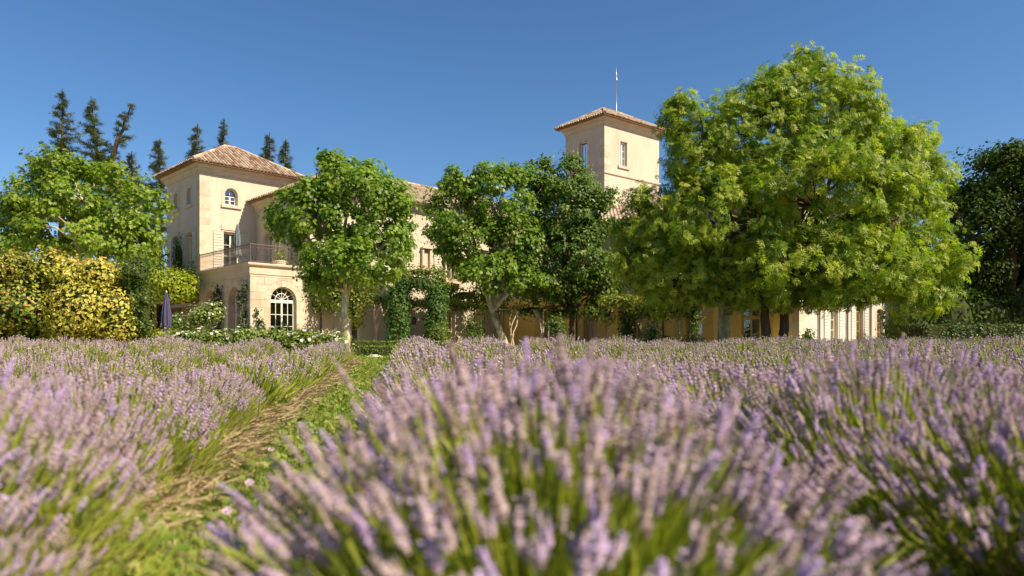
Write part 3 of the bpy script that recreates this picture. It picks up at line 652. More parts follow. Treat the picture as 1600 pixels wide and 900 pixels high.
tree('plane_tree', 'broad plane tree behind the golden hedge at far left', gb(125, 37), 3.0, .25,
     [px_lobe(70, 330, 37, 70, 70), px_lobe(130, 300, 37, 68, 55), px_lobe(195, 320, 37, 52, 58), px_lobe(120, 365, 36.5, 95, 45), px_lobe(215, 375, 37, 38, 40), px_lobe(35, 350, 37, 36, 45), px_lobe(95, 275, 37, 45, 32), px_lobe(190, 285, 37, 35, 28)],
     LOBED, M['leaf_plane_l'], M['bark_plane'], 320, 56, .6, .215, 13, 'pollarded plane trees', tmix=(.55, .22))
tree('plane_tree', 'plane tree with thick mottled trunk under the big ash', gb(1131, 34), 3.6, .30,
     [px_lobe(1100, 400, 34.5, 60, 50), px_lobe(1160, 390, 34.8, 60, 50), px_lobe(1128, 425, 34.5, 40, 30)],
     LOBED, M['leaf_plane'], M['bark_plane'], 110, 44, .6, .2, 14, 'pollarded plane trees')
tree('linden_tree', 'dark linden tree with slim grey trunk before the tower', gb(893, 41), 2.4, .17,
     [px_lobe(885, 400, 41, 85, 55), px_lobe(885, 330, 41, 66, 60), px_lobe(845, 290, 41, 28, 40), px_lobe(890, 280, 41, 28, 40), px_lobe(925, 340, 41, 42, 45), px_lobe(850, 440, 40.5, 58, 36), px_lobe(925, 450, 40.7, 50, 34), px_lobe(815, 420, 40.2, 35, 35), px_lobe(850, 258, 41, 10, 18), px_lobe(888, 250, 41, 11, 18)],
     OVAL, M['leaf_linden'], M['bark_dark'], 560, 44, .52, .21, 15, tmix=(.5, .3), up=.35)
ash_l = [px_lobe(1285, 190, 31, 95, 75), px_lobe(1180, 210, 31, 95, 75), px_lobe(1375, 255, 31, 75, 75), px_lobe(1100, 240, 31, 62, 70), px_lobe(1270, 300, 30.5, 150, 90), px_lobe(1130, 340, 30.5, 110, 80), px_lobe(1030, 360, 31.5, 75, 75), px_lobe(1400, 350, 30.5, 75, 65),
         px_lobe(1230, 410, 30, 120, 55), px_lobe(1350, 415, 29.5, 95, 50), px_lobe(1440, 420, 30, 66, 50), px_lobe(1060, 430, 31, 80, 45), px_lobe(1435, 458, 29.5, 50, 28), px_lobe(1270, 105, 31, 26, 28), px_lobe(1215, 140, 31, 40, 35), px_lobe(1060, 180, 31, 24, 36), px_lobe(1330, 170, 31, 40, 40), px_lobe(1440, 230, 31, 25, 40), px_lobe(1465, 290, 31, 20, 45), px_lobe(1000, 420, 31.5, 40, 40), px_lobe(1225, 455, 30, 60, 24), px_lobe(1310, 452, 29.6, 60, 24), px_lobe(1150, 452, 30, 50, 26)]
tree('ash_tree', 'huge bright yellow-green ash tree covering the right wing', gb(1214, 31), 2.6, .22, ash_l, PINN, M['leaf_ash'], M['bark_dark'], 2000, 19, .46, .335, 16, tmix=(.62, .27), twig=260, stems=2, up=.45, shell=.66, sub=4, lspread=.75, flat=.9)
tree('evergreen_oak', 'dark dense evergreen tree at the right edge', gb(1562, 44), 3.0, .42,
     [px_lobe(1570, 300, 44, 90, 75), px_lobe(1620, 290, 44, 80, 75), px_lobe(1530, 350, 43.5, 60, 70), px_lobe(1640, 370, 44, 70, 60), px_lobe(1520, 420, 43.5, 50, 55), px_lobe(1700, 330, 44, 80, 80), px_lobe(1575, 260, 44, 45, 38), px_lobe(1500, 320, 44, 30, 40), px_lobe(1490, 450, 43.5, 45, 45), px_lobe(1545, 470, 46, 60, 45), px_lobe(1650, 450, 46, 60, 60)],
     OVAL, M['leaf_dark'], M['bark_dark'], 760, 56, .75, .24, 17, tmix=(.5, .25), stems=2)
tree('evergreen_oak', 'unseen evergreen tree added outside the right edge to cast shade', V3(38, 39, .3), 3.4, .4,
     [(V3(38, 39, 8), V3(5.5, 5.5, 5)), (V3(34.5, 37, 7), V3(3.5, 4, 4)), (V3(41, 42, 8), V3(4.5, 5, 4.5)), (V3(37, 39, 12), V3(4, 4, 3.5))], OVAL, M['leaf_dark'], M['bark_dark'], 260, 36, .95, .38, 18)  # out-of-frame tree added on the sun side to shade the right-edge evergreen
def conifer(label, x, ytop, Z, wpx, seed, mat='needle', tops=1, dens=1., group='dark conifers behind the villa', hb=.5):
    r = np.random.default_rng(seed); base = gb(x, Z); H = at(x, ytop, Z)[2]-base[2]; Wd = wpx/FPX*Z; t = thing('conifer_tree', label, 'conifer', tuple(base), group)
    tm = MB(); c = MB(); pos = []; dirs = []
    tips = [V3(0, 0, H)] if tops == 1 else [V3(-Wd*.28, 0, H), V3(Wd*.32, .3, H*.965)]
    for ti, tip in enumerate(tips):
        fork = V3(0, 0, H*.62) if tops > 1 else V3(0, 0, 0)
        P = spline(V3(0, 0, -.2) if ti == 0 else fork, tip, (V3(0, 0, 0) if tops == 1 else V3(-tip[0]*.4, 0, 0)), 12, r, .05); tm.tube(P+base, np.linspace(H*.018, .03, 12), 8)
        nb = int((104 if ti == 0 else 46)*dens)
        for k in range(nb):
            f = hb+(1-hb)*(k/nb)**.9 if ti == 0 else .64+.36*k/nb
            zz = f*H*(.985); q = np.clip(np.interp(zz, P[:, 2], np.arange(12)), 0, 11); i0 = int(min(q, 10)); p = P[i0]+(P[i0+1]-P[i0])*(q-i0)
            a = r.uniform(0, 2*math.pi); L = Wd*.78*((1-f)/(1-hb))**1.05*r.uniform(.35, 1.35)*(1 if tops == 1 else .85)+.12; rise = r.uniform(-.1, .35)
            end = p+V3(math.cos(a)*L, math.sin(a)*L, L*rise); B = spline(p, end, V3(0, 0, -L*.14), 6, r, .04*L)
            tm.tube(B+base, np.linspace(.05, .015, 6), 4, cap=False)
            n_ = int(8+L*24); u = r.uniform(.18, 1.02, n_); bi = np.clip(u*5, 0, 4.99); b0 = bi.astype(int); pp = B[b0]+(B[b0+1]-B[b0])*(bi-b0)[:, None]
            sd = norm(end-p); lat = norm(np.cross(sd, UP)); dd = norm(sd[None, :]*.7+lat[None, :]*r.uniform(-1, 1, n_)[:, None]+r.normal(size=(n_, 3))*.3)
            pos.append(pp+r.normal(size=(n_, 3))*.09); dirs.append(dd)
    pos = np.concatenate(pos)+base; dirs = np.concatenate(dirs); N = len(pos)
    c.inst(TUFT[0], TUFT[1], pos, frames(dirs, UP+rdir(N, r)*.3), r.uniform(.22, .42, N), np.clip(.5+r.normal(size=N)*.22, 0, 1))
    tm.build('trunk', M['bark_dark'], t, True); c.build('crown', M[mat], t, kind='stuff')
conifer('tall dark conifer, leftmost, rising over the left plane tree', 97, 138, 70, 96, 21)
conifer('dark conifer with two pointed tops left of the pavilion', 170, 150, 68, 100, 22, tops=2)
conifer('brown dry thin conifer beside the twin-topped one', 206, 236, 66, 40, 23, 'needle_dry', dens=.7)
conifer('slim dark conifer just left of the pavilion roof', 250, 216, 66, 62, 24)
conifer('small dark conifer tip over the left slope of the pavilion roof', 309, 193, 74, 66, 25)
conifer('slim conifer tip behind the apex of the pavilion roof', 350, 185, 76, 50, 26)
conifer('dark conifer behind the right slope of the pavilion roof', 421, 207, 74, 70, 27)
conifer('shorter dark conifer between pavilion roof and plane tree crown', 446, 218, 72, 62, 28)
# ------------------------------------------------------------------ hedges, shrubs, climbers
def blob_leaves(name, label, cat, base, lobes, tpl, lm, n, ls, seed, core=.86, group=None, tint=(.5, .2), up=.3, blossoms=0, bsize=.1, bmat='petal_white', stem=None, topred=0, fuzz=.12, spread=.5):
    """leafy mass made of boxes / ellipsoids: ('e',c,R) or ('b',c,half)"""
    r = np.random.default_rng(seed); t = thing(name, label, cat, tuple(base), group); P = []; Nn = []
    ar = np.array([np.prod(R)**(2/3) for _, c, R in lobes]); cnt = np.maximum(8, (ar/ar.sum()*n).astype(int))
    cm = MB()
    for (k, c, R), q in zip(lobes, cnt):
        d = rdir(q, r)
        if k == 'b': d = r.uniform(-1, 1, (q, 3)); ax_ = r.choice(3, q, p=np.array([R[1]*R[2], R[0]*R[2], R[0]*R[1]])/(R[1]*R[2]+R[0]*R[2]+R[0]*R[1])); d[np.arange(q), ax_] = np.sign(d[np.arange(q), ax_]+1e-9)
        bump_ = 1+.09*np.sin(d[:, 0]*R[0]*5.1+c[0]*3)*np.sin(d[:, 2]*R[2]*4.3+1)+.0
        p = c+d*R*(bump_*1.0)[:, None]+r.normal(size=(q, 3))*fuzz; P.append(p); nn = d/R if k == 'e' else np.where(np.abs(d) > .97, np.sign(d), 0)+d*.15; Nn.append(norm(nn))
        if core:
            if k == 'b': V = [c+R*core*V3(x, y, z) for z in (-1, 1) for x, y in ((-1, -1), (1, -1), (1, 1), (-1, 1))]; cm.add(V, [(0, 3, 2, 1), (4, 5, 6, 7), (0, 1, 5, 4), (1, 2, 6, 5), (2, 3, 7, 6), (3, 0, 4, 7)])
            else:
                V = [c+R*core*.92*V3(math.sin(a)*math.cos(b), math.sin(a)*math.sin(b), math.cos(a)) for a in np.linspace(.05, math.pi-.05, 7) for b in np.arange(10)*2*math.pi/10]
                cm.add(V, [(i*10+j, i*10+(j+1) % 10, (i+1)*10+(j+1) % 10, (i+1)*10+j) for i in range(6) for j in range(10)])
    P = np.concatenate(P); Nn = np.concatenate(Nn); N = len(P); gz = ground(P[:, 0], P[:, 1]); ok = P[:, 2] > gz; P = P[ok]; Nn = Nn[ok]; N = len(P)
    ph = np.sin(P[:, 0]*2.3+1)*np.sin(P[:, 2]*2.9+P[:, 1])*.5; tn = tint[0]+ph*tint[1]*.8+r.normal(size=N)*tint[1]
    if topred: zt = P[:, 2].max(); tn = tn+topred*np.clip((P[:, 2]-zt+.65)/.65, 0, 1)*(r.random(N) < .75)
    if core: cm.build('light_block_core', M['core'], t, kind='stuff')  # solid dark mass added to stop light between the leaves
    m = MB(); leaves(m, tpl, P, norm(Nn+UP*up), ls, np.clip(tn, 0, 1), r, spread); m.build('foliage', lm, t, kind='stuff')
    if blossoms:
        i = r.choice(N, min(N, blossoms), replace=False); nn = norm(Nn[i]+UP*.4+rdir(len(i), r)*.3); pos = P[i]+nn*.05
        f = MB(); f.inst(BLOSSOM[0], BLOSSOM[1], pos, frames(np.cross(nn, rdir(len(i), r)), nn), r.uniform(.7, 1.3, len(i))*bsize, r.random(len(i))); f.build('blossoms', M[bmat], t, kind='stuff')
    if stem is not None:
        s_ = MB()
        for q in stem: s_.tube(q[0], q[1], 7)
        s_.build('stem', M['bark_pale'], t, True, kind='stuff')
    return t
def rag(x0, x1, y0, y1, Z, n, seed, rr=(14, 26)):
    q = random.Random(seed); return [epx(q.uniform(x0, x1), q.uniform(y0, y1), Z-q.uniform(.3, .8), q.uniform(*rr), q.uniform(*rr)*.8) for _ in range(n)]
def boxpx(x0, x1, y0, y1, Z, dz): a, b = at(x0, y1, Z), at(x1, y0, Z); return ('b', (a+b)/2, V3((b[0]-a[0])/2, dz, (b[2]-a[2])/2))
def epx(x, y, Z, rx, ry, rz=None): c, R = px_lobe(x, y, Z, rx, ry, rz); return ('e', c, R)
blob_leaves('photinia_hedge', 'green photinia hedge with red tips at far left', 'hedge', gb(30, 26), [boxpx(-60, 88, 428, 600, 26.3, .6), *rag(-40, 86, 412, 520, 26.2, 20, 1), epx(20, 425, 26, 45, 18), epx(66, 440, 26, 30, 20), epx(30, 480, 25.3, 60, 40), epx(-20, 430, 26, 45, 22)], OVAL, M['leaf_photinia'], 13000, .14, 31, group=None, tint=(.46, .22), topred=.42)
blob_leaves('photinia_hedge', 'golden yellow photinia hedge with orange shoots between green shrubs', 'hedge', gb(150, 25.6), [boxpx(88, 196, 432, 600, 26, .6), *rag(78, 196, 418, 522, 25.9, 20, 2), epx(110, 425, 25.6, 30, 20), epx(160, 430, 25.6, 35, 18), epx(130, 480, 25, 45, 38), epx(180, 490, 25, 22, 36), epx(110, 500, 24.9, 30, 30)], OVAL, M['leaf_gold'], 12500, .135, 32, tint=(.45, .2), topred=.4)
blob_leaves('evergreen_shrub', 'tall dark green shrub closing the right end of the golden hedge', 'shrub', gb(216, 26), [boxpx(201, 228, 435, 600, 26, .45), *rag(200, 228, 425, 520, 26, 8, 3, (9, 16)), epx(212, 420, 26, 24, 22), epx(206, 470, 25.6, 16, 40)], OVAL, M['leaf_vine'], 3600, .11, 33, tint=(.25, .15))
# spiky grass behind the hedge
t = thing('pampas_clump', 'spiky bright green grass clump showing over the golden hedge', 'grass clump', tuple(gb(140, 28))); r = np.random.default_rng(3); N = 320
b0 = gb(140, 28); pos = b0+np.stack([r.uniform(-.9, .9, N), r.uniform(-.3, .3, N), np.full(N, 1.6)], -1); dd = norm(np.stack([r.normal(size=N)*.22, r.normal(size=N)*.2, np.ones(N)], -1))
MB().inst(np.array([(-.012, 0, 0), (.012, 0, 0), (.016, .6, .01), (0, 1, .05), (-.016, .6, .01)]), [(0, 1, 2, 3, 4)], pos, frames(dd, rdir(N, r)), r.uniform(1.6, 2.55, N), r.uniform(.2, .6, N)).build('blades', M['grass'], t, kind='stuff')
# pergola with yellow vine at the pavilion foot
pg = thing('pergola', 'timber pergola at the pavilion foot under yellow-green vine', 'pergola', tuple(F0(-2.3, 8.5, GZ)))
for b in (6.9, 9.3, 11.7): MB().box(F0(-2.4, b, 1.85), .12, .12, 3.1, (D, E, UP)).build('post', M['wood'], pg)
for b in np.arange(6.6, 12.1, .6): MB().box(F0(-1.3, b, 3.48), 2.5, .07, .12, (D, E, UP)).build('rafter', M['wood'], pg)
MB().box(F0(-2.4, 9.3, 3.36), .1, 5.6, .13, (D, E, UP)).build('beam', M['wood'], pg)
blob_leaves('yellow_vine', 'bright yellow-green vine heaped on the pergola at the pavilion foot', 'vine', gb(262, 41), [epx(262, 442, 41, 40, 19, 45), epx(284, 455, 41, 20, 14, 25), epx(240, 436, 41, 20, 14, 40), epx(294, 445, 41.5, 12, 18, 20), epx(268, 460, 40.6, 26, 10, 20)], OVAL, M['leaf_yellowvine'], 2600, .19, 34, core=.7, tint=(.5, .22))
blob_leaves('ivy', 'ivy climbing the shaded pavilion wall between the shutters', 'ivy', F0(-.1, 9.4, GZ), [('e', F0(-.1, 9.4, 6.0), V3(.25, .25, 1.6)), ('e', F0(-.12, 7.5, 4.6), V3(.4, .4, 1.2)), ('e', F0(-.12, 9.0, 5.2), V3(.9, .9, .5)), ('e', F0(-.1, 10.0, 6.6), V3(.2, .2, .9)), ('e', F0(-.15, 7.0, 4.0), V3(.3, .3, .7))], OVAL, M['leaf_vine'], 1500, .14, 35, core=.6, tint=(.3, .2), fuzz=.08)
blob_leaves('laurel_bush', 'dark green bush between left plane tree and pavilion wall', 'bush', gb(232, 44), [epx(232, 400, 44, 26, 28), epx(215, 420, 43, 25, 22), epx(245, 425, 44, 16, 22)], OVAL, M['leaf_linden'], 1500, .2, 36, core=.8)
# parasols
def parasol(label, base, H, canopy0, mat, rad, stand=True):
    t = thing('closed_parasol', label, 'parasol', tuple(base)); b = np.array(base, float)
    MB().tube([b, b+UP*H], .028, 10).build('pole', M['frame'], t, True)
    L = H-canopy0; prof = [(rad*.55, canopy0), (rad, canopy0+.08), (rad*.95, canopy0+L*.12), (rad*.62, canopy0+L*.30), (rad*.80, canopy0+L*.42), (rad*.72, canopy0+L*.6), (rad*.5, canopy0+L*.8), (rad*.26, canopy0+L*.95), (.03, canopy0+L)]
    c = MB().lathe(b, prof, 48, flute=.22, nf=8).build('canopy', mat, t, True)
    MB().lathe(b, [(rad*.66, canopy0+L*.285), (rad*.74, canopy0+L*.29), (rad*.74, canopy0+L*.33), (rad*.66, canopy0+L*.335)], 24).build('tie_strap', M['black'], c)
    MB().lathe(b+UP*H, [(.03, 0), (.04, .03), (.015, .09)], 10).build('finial', M['frame'], t)
    if stand: MB().lathe(b, [(.3, 0), (.3, .06), (.06, .1), (.05, .35)], 20).build('base', M['black'], t)
parasol('closed grey-blue parasol standing on the balcony', F0(.9, 3.6, 5.15), 2.6, .75, M['umb_grey'], .21)
parasol('closed violet parasol under the yellow vine pergola', gb(260, 33), 2.85, .55, M['umb_purple'], .25)
# balcony planter and lanterns
pt = F0(2.6, 1.9, 5.16); t = thing('planter_box', 'pale planter on the balcony with a spindly shrub', 'planter', tuple(pt))
MB().lathe(pt, [(.28, 0), (.36, .42), (.39, .44), (.39, .5), (.33, .5), (.31, .42)], 20).build('pot', M['planter'], t)
r = np.random.default_rng(4); N = 240; m = MB(); m.tube(wob([pt+UP*.4, pt+UP*.9, pt+UP*1.4, pt+UP*1.9], .05, r), .018, 6); m.build('stem', M['bark_pale'], t)
m = MB(); pos = pt+np.stack([r.normal(size=N)*.2, r.normal(size=N)*.2, r.choice([.75, 1.0, 1.75], N)+r.normal(size=N)*.18], -1); leaves(m, OVAL, pos, rdir(N, r)+UP, .12, r.uniform(.3, 1, N), r); m.build('foliage', M['leaf_vine'], t, kind='stuff')
def lantern(label, p, n, s=1.):
    t = thing('wall_lantern', label, 'lantern', tuple(p)); m = MB(); c = p+n*.28*s
    m.tube([p, p+n*.14*s+UP*.1*s, c+UP*.1*s, c], .014*s, 6); m.build('bracket', M['black'], t)
    m = MB(); w0, w1 = .07*s, .11*s
    for sx in (-1, 1):
        for sy in (-1, 1): m.tube([c+V3(sx*w0, sy*w0, -.36*s), c+V3(sx*w1, sy*w1, -.06*s)], .010*s, 4)
    m.lathe(c, [(.10*s, -.38*s), (.10*s, -.355*s)], 4); m.lathe(c, [(.17*s, -.06*s), (.16*s, -.03*s), (.05*s, .06*s), (.02*s, .1*s)], 8); m.build('cage', M['black'], t)
    MB().lathe(c, [(.075*s, -.35*s), (.12*s, -.065*s)], 4).build('pane', M['glass'], t)
lantern('black iron lantern on the wing wall above the balcony', wl-E*(6.7-3.55)-D*.02+UP*7.75, -D, 1.15)
lantern('small dark wall lantern between the ivy arch columns', P_(6.95, 2.55, .02), -E, 1.0)
# climbing roses and shrubs on the terrace walls
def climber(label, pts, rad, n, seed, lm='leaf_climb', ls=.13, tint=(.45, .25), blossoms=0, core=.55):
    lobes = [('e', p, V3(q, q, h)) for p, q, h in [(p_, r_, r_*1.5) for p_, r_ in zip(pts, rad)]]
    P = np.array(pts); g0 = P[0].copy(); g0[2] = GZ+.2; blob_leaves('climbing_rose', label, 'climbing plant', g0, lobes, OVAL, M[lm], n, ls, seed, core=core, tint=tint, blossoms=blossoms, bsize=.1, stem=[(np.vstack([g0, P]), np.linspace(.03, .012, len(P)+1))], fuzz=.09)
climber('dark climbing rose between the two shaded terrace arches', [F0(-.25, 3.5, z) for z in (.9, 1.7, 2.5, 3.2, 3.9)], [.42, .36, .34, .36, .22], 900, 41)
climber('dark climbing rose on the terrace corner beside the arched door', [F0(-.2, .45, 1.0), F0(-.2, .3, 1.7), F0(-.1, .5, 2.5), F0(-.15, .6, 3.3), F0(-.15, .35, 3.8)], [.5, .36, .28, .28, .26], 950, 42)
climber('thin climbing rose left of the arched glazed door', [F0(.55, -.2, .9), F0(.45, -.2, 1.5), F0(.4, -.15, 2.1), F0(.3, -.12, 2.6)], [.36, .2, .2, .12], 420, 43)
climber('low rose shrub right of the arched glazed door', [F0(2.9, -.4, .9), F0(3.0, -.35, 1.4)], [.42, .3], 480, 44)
climber('light green climbing rose on the wing corner above the terrace', [F0(3.6, -.3, 3.2), F0(3.9, -.5, 3.9), F0(4.2, -.6, 3.3), F0(3.4, -.3, 4.4)], [.4, .45, .5, .3], 900, 45, 'leaf_vine', .13, (.55, .22))
blob_leaves('potted_rose', 'bushy cream rose in a terracotta pot before the shaded arches', 'potted plant', gb(322, 36), [epx(322, 492, 36, 22, 15), epx(308, 500, 36, 14, 12), epx(335, 484, 36, 12, 10)], OVAL, M['leaf_rose'], 1300, .12, 46, core=.75, blossoms=110, bsize=.11, tint=(.65, .22))
pt = gb(322, 36); MB().lathe(pt, [(.3, 0), (.42, .62), (.47, .64), (.47, .74), (.40, .74), (.36, .6)], 22).build('pot', M['terracotta'], bpy.data.objects['potted_rose'])
blob_leaves('rose_bush', 'grey-green rose bush with cream blooms beside the violet parasol', 'rose bush', gb(281, 36.5), [epx(282, 503, 36.5, 17, 12), epx(275, 510, 36, 14, 10)], OVAL, M['leaf_rose'], 900, .12, 47, core=.75, blossoms=60, bsize=.1, tint=(.35, .2))
for k, (x, y, Z, rx, ry, lb, tb) in enumerate(((252, 528, 29, 22, 12, 'low green border plant below the violet parasol', .6), (292, 525, 28.6, 20, 12, 'white rose bush at the left end of the border', .6), (335, 525, 28.4, 24, 12, 'white rose bush below the terracotta pot', .6), (382, 524, 28.4, 24, 13, 'white rose bush below the terrace corner', .6), (425, 524, 28.5, 24, 12, 'white rose bush in front of the arched glazed door', .6), (470, 526, 28.6, 24, 12, 'white rose bush right of the arched glazed door', .65), (515, 529, 28.6, 24, 10, 'white rose bush left of the pale plane trunk', .6))):
    blob_leaves('rose_bush', lb, 'rose bush', gb(x, Z), [epx(x, y+4, Z, rx, ry), epx(x-10, y+10, Z, rx*.9, ry*1.3), epx(x+10, y+10, Z, rx*.9, ry*1.3)], OVAL, M['leaf_yellowvine' if k == 0 else 'leaf_rose'], 1100, .12, 50+k, group='rose border', core=.8, blossoms=0 if k == 0 else 70, bsize=.12, tint=(tb, .22))
# ivy arch, vines and wisteria along the facades
a0, a1 = gb(622, 37), gb(681, 37)
lob = []
for b0, rr in ((a0, .68), (a1, .62)):
    for z in np.arange(.35, 3.0, .5): lob.append(('e', b0+UP*z+V3(random.uniform(-.06, .06), 0, 0), V3(rr, .6, .5)))
for t_ in np.linspace(0, math.pi, 7): lob.append(('e', (a0+a1)/2+V3(-math.cos(t_)*1.0, 0, 3.1+.62*math.sin(t_)), V3(.55, .55, .42)))
blob_leaves('ivy_arch', 'dense clipped ivy arch with two leafy columns', 'ivy arch', (a0+a1)/2, lob, OVAL, M['leaf_ivy'], 6500, .13, 61, core=.82, tint=(.5, .22), fuzz=.07)
blob_leaves('yellow_vine', 'light green vine shoots crowning the ivy arch', 'vine', gb(650, 37.3), [epx(655, 425, 37.2, 42, 10, 18), epx(690, 440, 37.2, 14, 12, 14), epx(625, 432, 37.2, 16, 10, 14)], OVAL, M['leaf_vine'], 1400, .12, 62, core=.5, tint=(.55, .25))
blob_leaves('boxwood_bush', 'small light green bush at the right foot of the ivy arch', 'bush', gb(688, 36), [epx(688, 525, 36, 13, 17)], OVAL, M['box'], 700, .09, 63, core=.85, tint=(.6, .2))
def wist(label, x, Z, h, seed, n=5, spreadx=.7):
    r = np.random.default_rng(seed); b = gb(x, Z); t = thing('wisteria_trunk', label, 'vine trunk', tuple(b)); m = MB()
    for k in range(n):
        ph = r.uniform(0, 6.28); z = np.linspace(-.1, h, 14); f = np.clip((z/h-.5)*2, 0, 1); ex = r.uniform(-spreadx, spreadx)
        P = np.stack([b[0]+.10*np.cos(z*2.2+ph)*(1+f)+ex*f, b[1]+.10*np.sin(z*2.2+ph)+.2*f*r.normal(), b[2]+z], -1); P += r.normal(size=P.shape)*.02; m.tube(P, np.linspace(.055, .028, 14), 7)
    m.build('stems', M['bark_pale'], t, True)
wist('pale twisted wisteria trunk left of the ivy arch', 591, 38.5, 2.7, 71, 6)
wist('pale twisted wisteria trunk right of the ivy arch', 742, 41, 2.6, 72, 4); wist('pale twisted vine trunk left of the linden trunk', 846, 40, 2.5, 73, 4); wist('thin pale vine trunk beside the leaning plane trunk', 800, 39, 2.4, 74, 3, .4)
wist('dark thin vine trunk in front of the ochre wall, right of the linden', 952, 39, 2.6, 75, 2, .3); wist('thin vine trunk before the ochre wall under the ash', 1061, 38, 2.6, 76, 2, .3)
VN = [('green vine hanging behind the pale plane trunk', [epx(556, 470, 38.5, 14, 40, 12), epx(575, 440, 38.5, 30, 16, 16)], .6, 1300), ('green vine spread over the pergola left of the pale plane trunk', [epx(505, 450, 38, 28, 24, 18), epx(528, 462, 38, 18, 22, 14), epx(490, 440, 38, 14, 12, 12)], .35, 1500), ('olive vine on the pergola right of the ivy arch', [epx(725, 462, 41, 32, 12, 18), epx(765, 468, 41.5, 30, 12, 18), epx(700, 455, 40, 16, 12, 14)], .35, 1500),
      ('sunny vine trailing over the pergola edge right of the linden', [epx(965, 470, 38, 28, 8, 16), epx(1000, 480, 38, 30, 14, 16), epx(950, 490, 38, 10, 18, 8)], .7, 1500), ('vine on the pergola before the ochre wall under the ash', [epx(1050, 482, 37.5, 40, 14, 16), epx(1085, 495, 37.5, 10, 22, 8), epx(1020, 485, 37.5, 22, 12, 12)], .4, 1300), ('dark ivy column before the ochre wall', [epx(979, 500, 38, 11, 24, 10), epx(980, 525, 38, 10, 20, 10)], .1, 700),
      ('olive vine along the pergola under the second plane tree', [epx(830, 485, 42, 40, 10, 16), epx(880, 488, 41, 40, 9, 16), epx(930, 488, 40, 20, 9, 14)], .35, 1300)]
for k, (lb, lobes_, tb, n_) in enumerate(VN): c = lobes_[0][1].copy(); c[2] = ground(c[0], c[1]); blob_leaves('climbing_vine', lb, 'vine', c, lobes_, OVAL, M['leaf_vine'], n_, .16, 80+k, core=.55, tint=(tb, .22), fuzz=.12)
pp = thing('iron_pergola', 'thin iron pergola carrying vines along the main facade', 'pergola', tuple(F0(8, -2.2, GZ)))
for a in (4.2, 7.2, 10.4, 13.6, 16.2): MB().tube([F0(a, -2.3, GZ-.1), F0(a, -2.3, 3.3)], .035, 8).build('post', M['iron'], pp)
MB().tube([F0(4, -2.3, 3.3), F0(16.2, -2.3, 3.3)], .03, 6).build('beam', M['iron'], pp)
for a in np.arange(4.2, 16.3, 1.2): MB().tube([F0(a, -2.3, 3.33), F0(a, -.05, 3.5)], .02, 5).build('rafter', M['iron'], pp)
p2 = thing('iron_pergola', 'thin iron pergola before the ochre wall', 'pergola', tuple(F0(15.9, -10, GZ)))
for b in (-2.3, -6, -9.5, -13, -16.5): MB().tube([F0(15.8, b, GZ-.1), F0(15.8, b, 3.2)], .035, 8).build('post', M['iron'], p2)
MB().tube([F0(15.8, -2.3, 3.2), F0(15.8, -16.5, 3.2)], .03, 6).build('beam', M['iron'], p2)
for b in np.arange(-2.3, -16.6, -1.2): MB().tube([F0(15.8, b, 3.23), F0(18.05, b, 3.4)], .02, 5).build('rafter', M['iron'], p2)
for k, (a, w_, lb) in enumerate(((5.4, 1.5, 'flat vine roof of the pergola behind the pale plane trunk'), (8.5, 1.6, 'flat vine roof of the pergola behind the ivy arch'), (11.7, 1.6, 'flat vine roof of the pergola below the stone niche window'), (14.9, 1.6, 'flat vine roof of the pergola behind the leaning plane trunk'))):
    q = np.random.default_rng(150+k); lob = [('e', F0(a+q.uniform(-w_, w_), -q.uniform(.3, 2.3), 3.45+q.uniform(-.1, .15)), V3(.62, .62, .2)*q.uniform(.8, 1.3)) for _ in range(15)]
    blob_leaves('climbing_vine', lb, 'vine', F0(a, -2.3, GZ), lob, OVAL, M['leaf_vine'], 1900, .15, 160+k, core=.55, tint=(.45, .24), fuzz=.13)
blob_leaves('laurel_bush', 'dark laurel behind the yellow vine, left of the pavilion wall', 'bush', gb(215, 47), [epx(205, 470, 47, 40, 60), epx(235, 480, 47.5, 26, 55), epx(170, 480, 46, 50, 50)], OVAL, M['leaf_linden'], 2200, .22, 170, core=.85)
blob_leaves('boxwood_ball', 'round clipped boxwood ball before the ochre wall', 'topiary', gb(1043, 36), [epx(1043, 542, 36, 12, 17)], OVAL, M['hedge_dark'], 900, .07, 91, core=.9, fuzz=.03)
blob_leaves('rose_bush', 'pale flowering shrub left of the boxwood ball', 'rose bush', gb(1018, 36), [epx(1020, 520, 36, 10, 20), epx(1014, 538, 36, 13, 18)], OVAL, M['leaf_rose'], 800, .12, 92, core=.6, blossoms=50, bsize=.12, tint=(.6, .22))
for k, (x, y, Z, rx, ry, lb) in enumerate(((1083, 540, 35.5, 20, 12, 'dark shrub under the third ochre window'), (738, 512, 39, 16, 18, 'dark shrub right of the ivy arch'), (868, 508, 39.5, 14, 14, 'dark shrub left of the linden trunk'), (1262, 530, 34, 7, 12, 'thin young shrub at the pale corner wall'), (1368, 545, 33.5, 14, 14, 'shrub at the foot of the sunlit end wall'), (1325, 548, 33, 14, 10, 'low shrub below the shaded end wall'))):
    blob_leaves('shrub', lb, 'shrub', gb(x, Z), [epx(x, y, Z, rx, ry), epx(x+3, y+10, Z, rx*.9, ry)], OVAL, M['leaf_linden'], 550, .13, 95+k, core=.6, tint=(.45, .25))
blob_leaves('boxwood_hedge', 'low clipped boxwood hedge at the end of the grass path', 'hedge', gb(605, 27.5), [boxpx(565, 650, 541, 580, 27.5, .45)], OVAL, M['box'], 3600, .06, 101, core=.93, fuzz=.02, tint=(.55, .2), spread=.7)
blob_leaves('boxwood_hedge', 'second clipped boxwood hedge just behind the path end', 'hedge', gb(600, 32), [boxpx(490, 700, 533, 575, 32, .4)], OVAL, M['box'], 4200, .07, 102, core=.93, fuzz=.03, tint=(.6, .22), spread=.7)
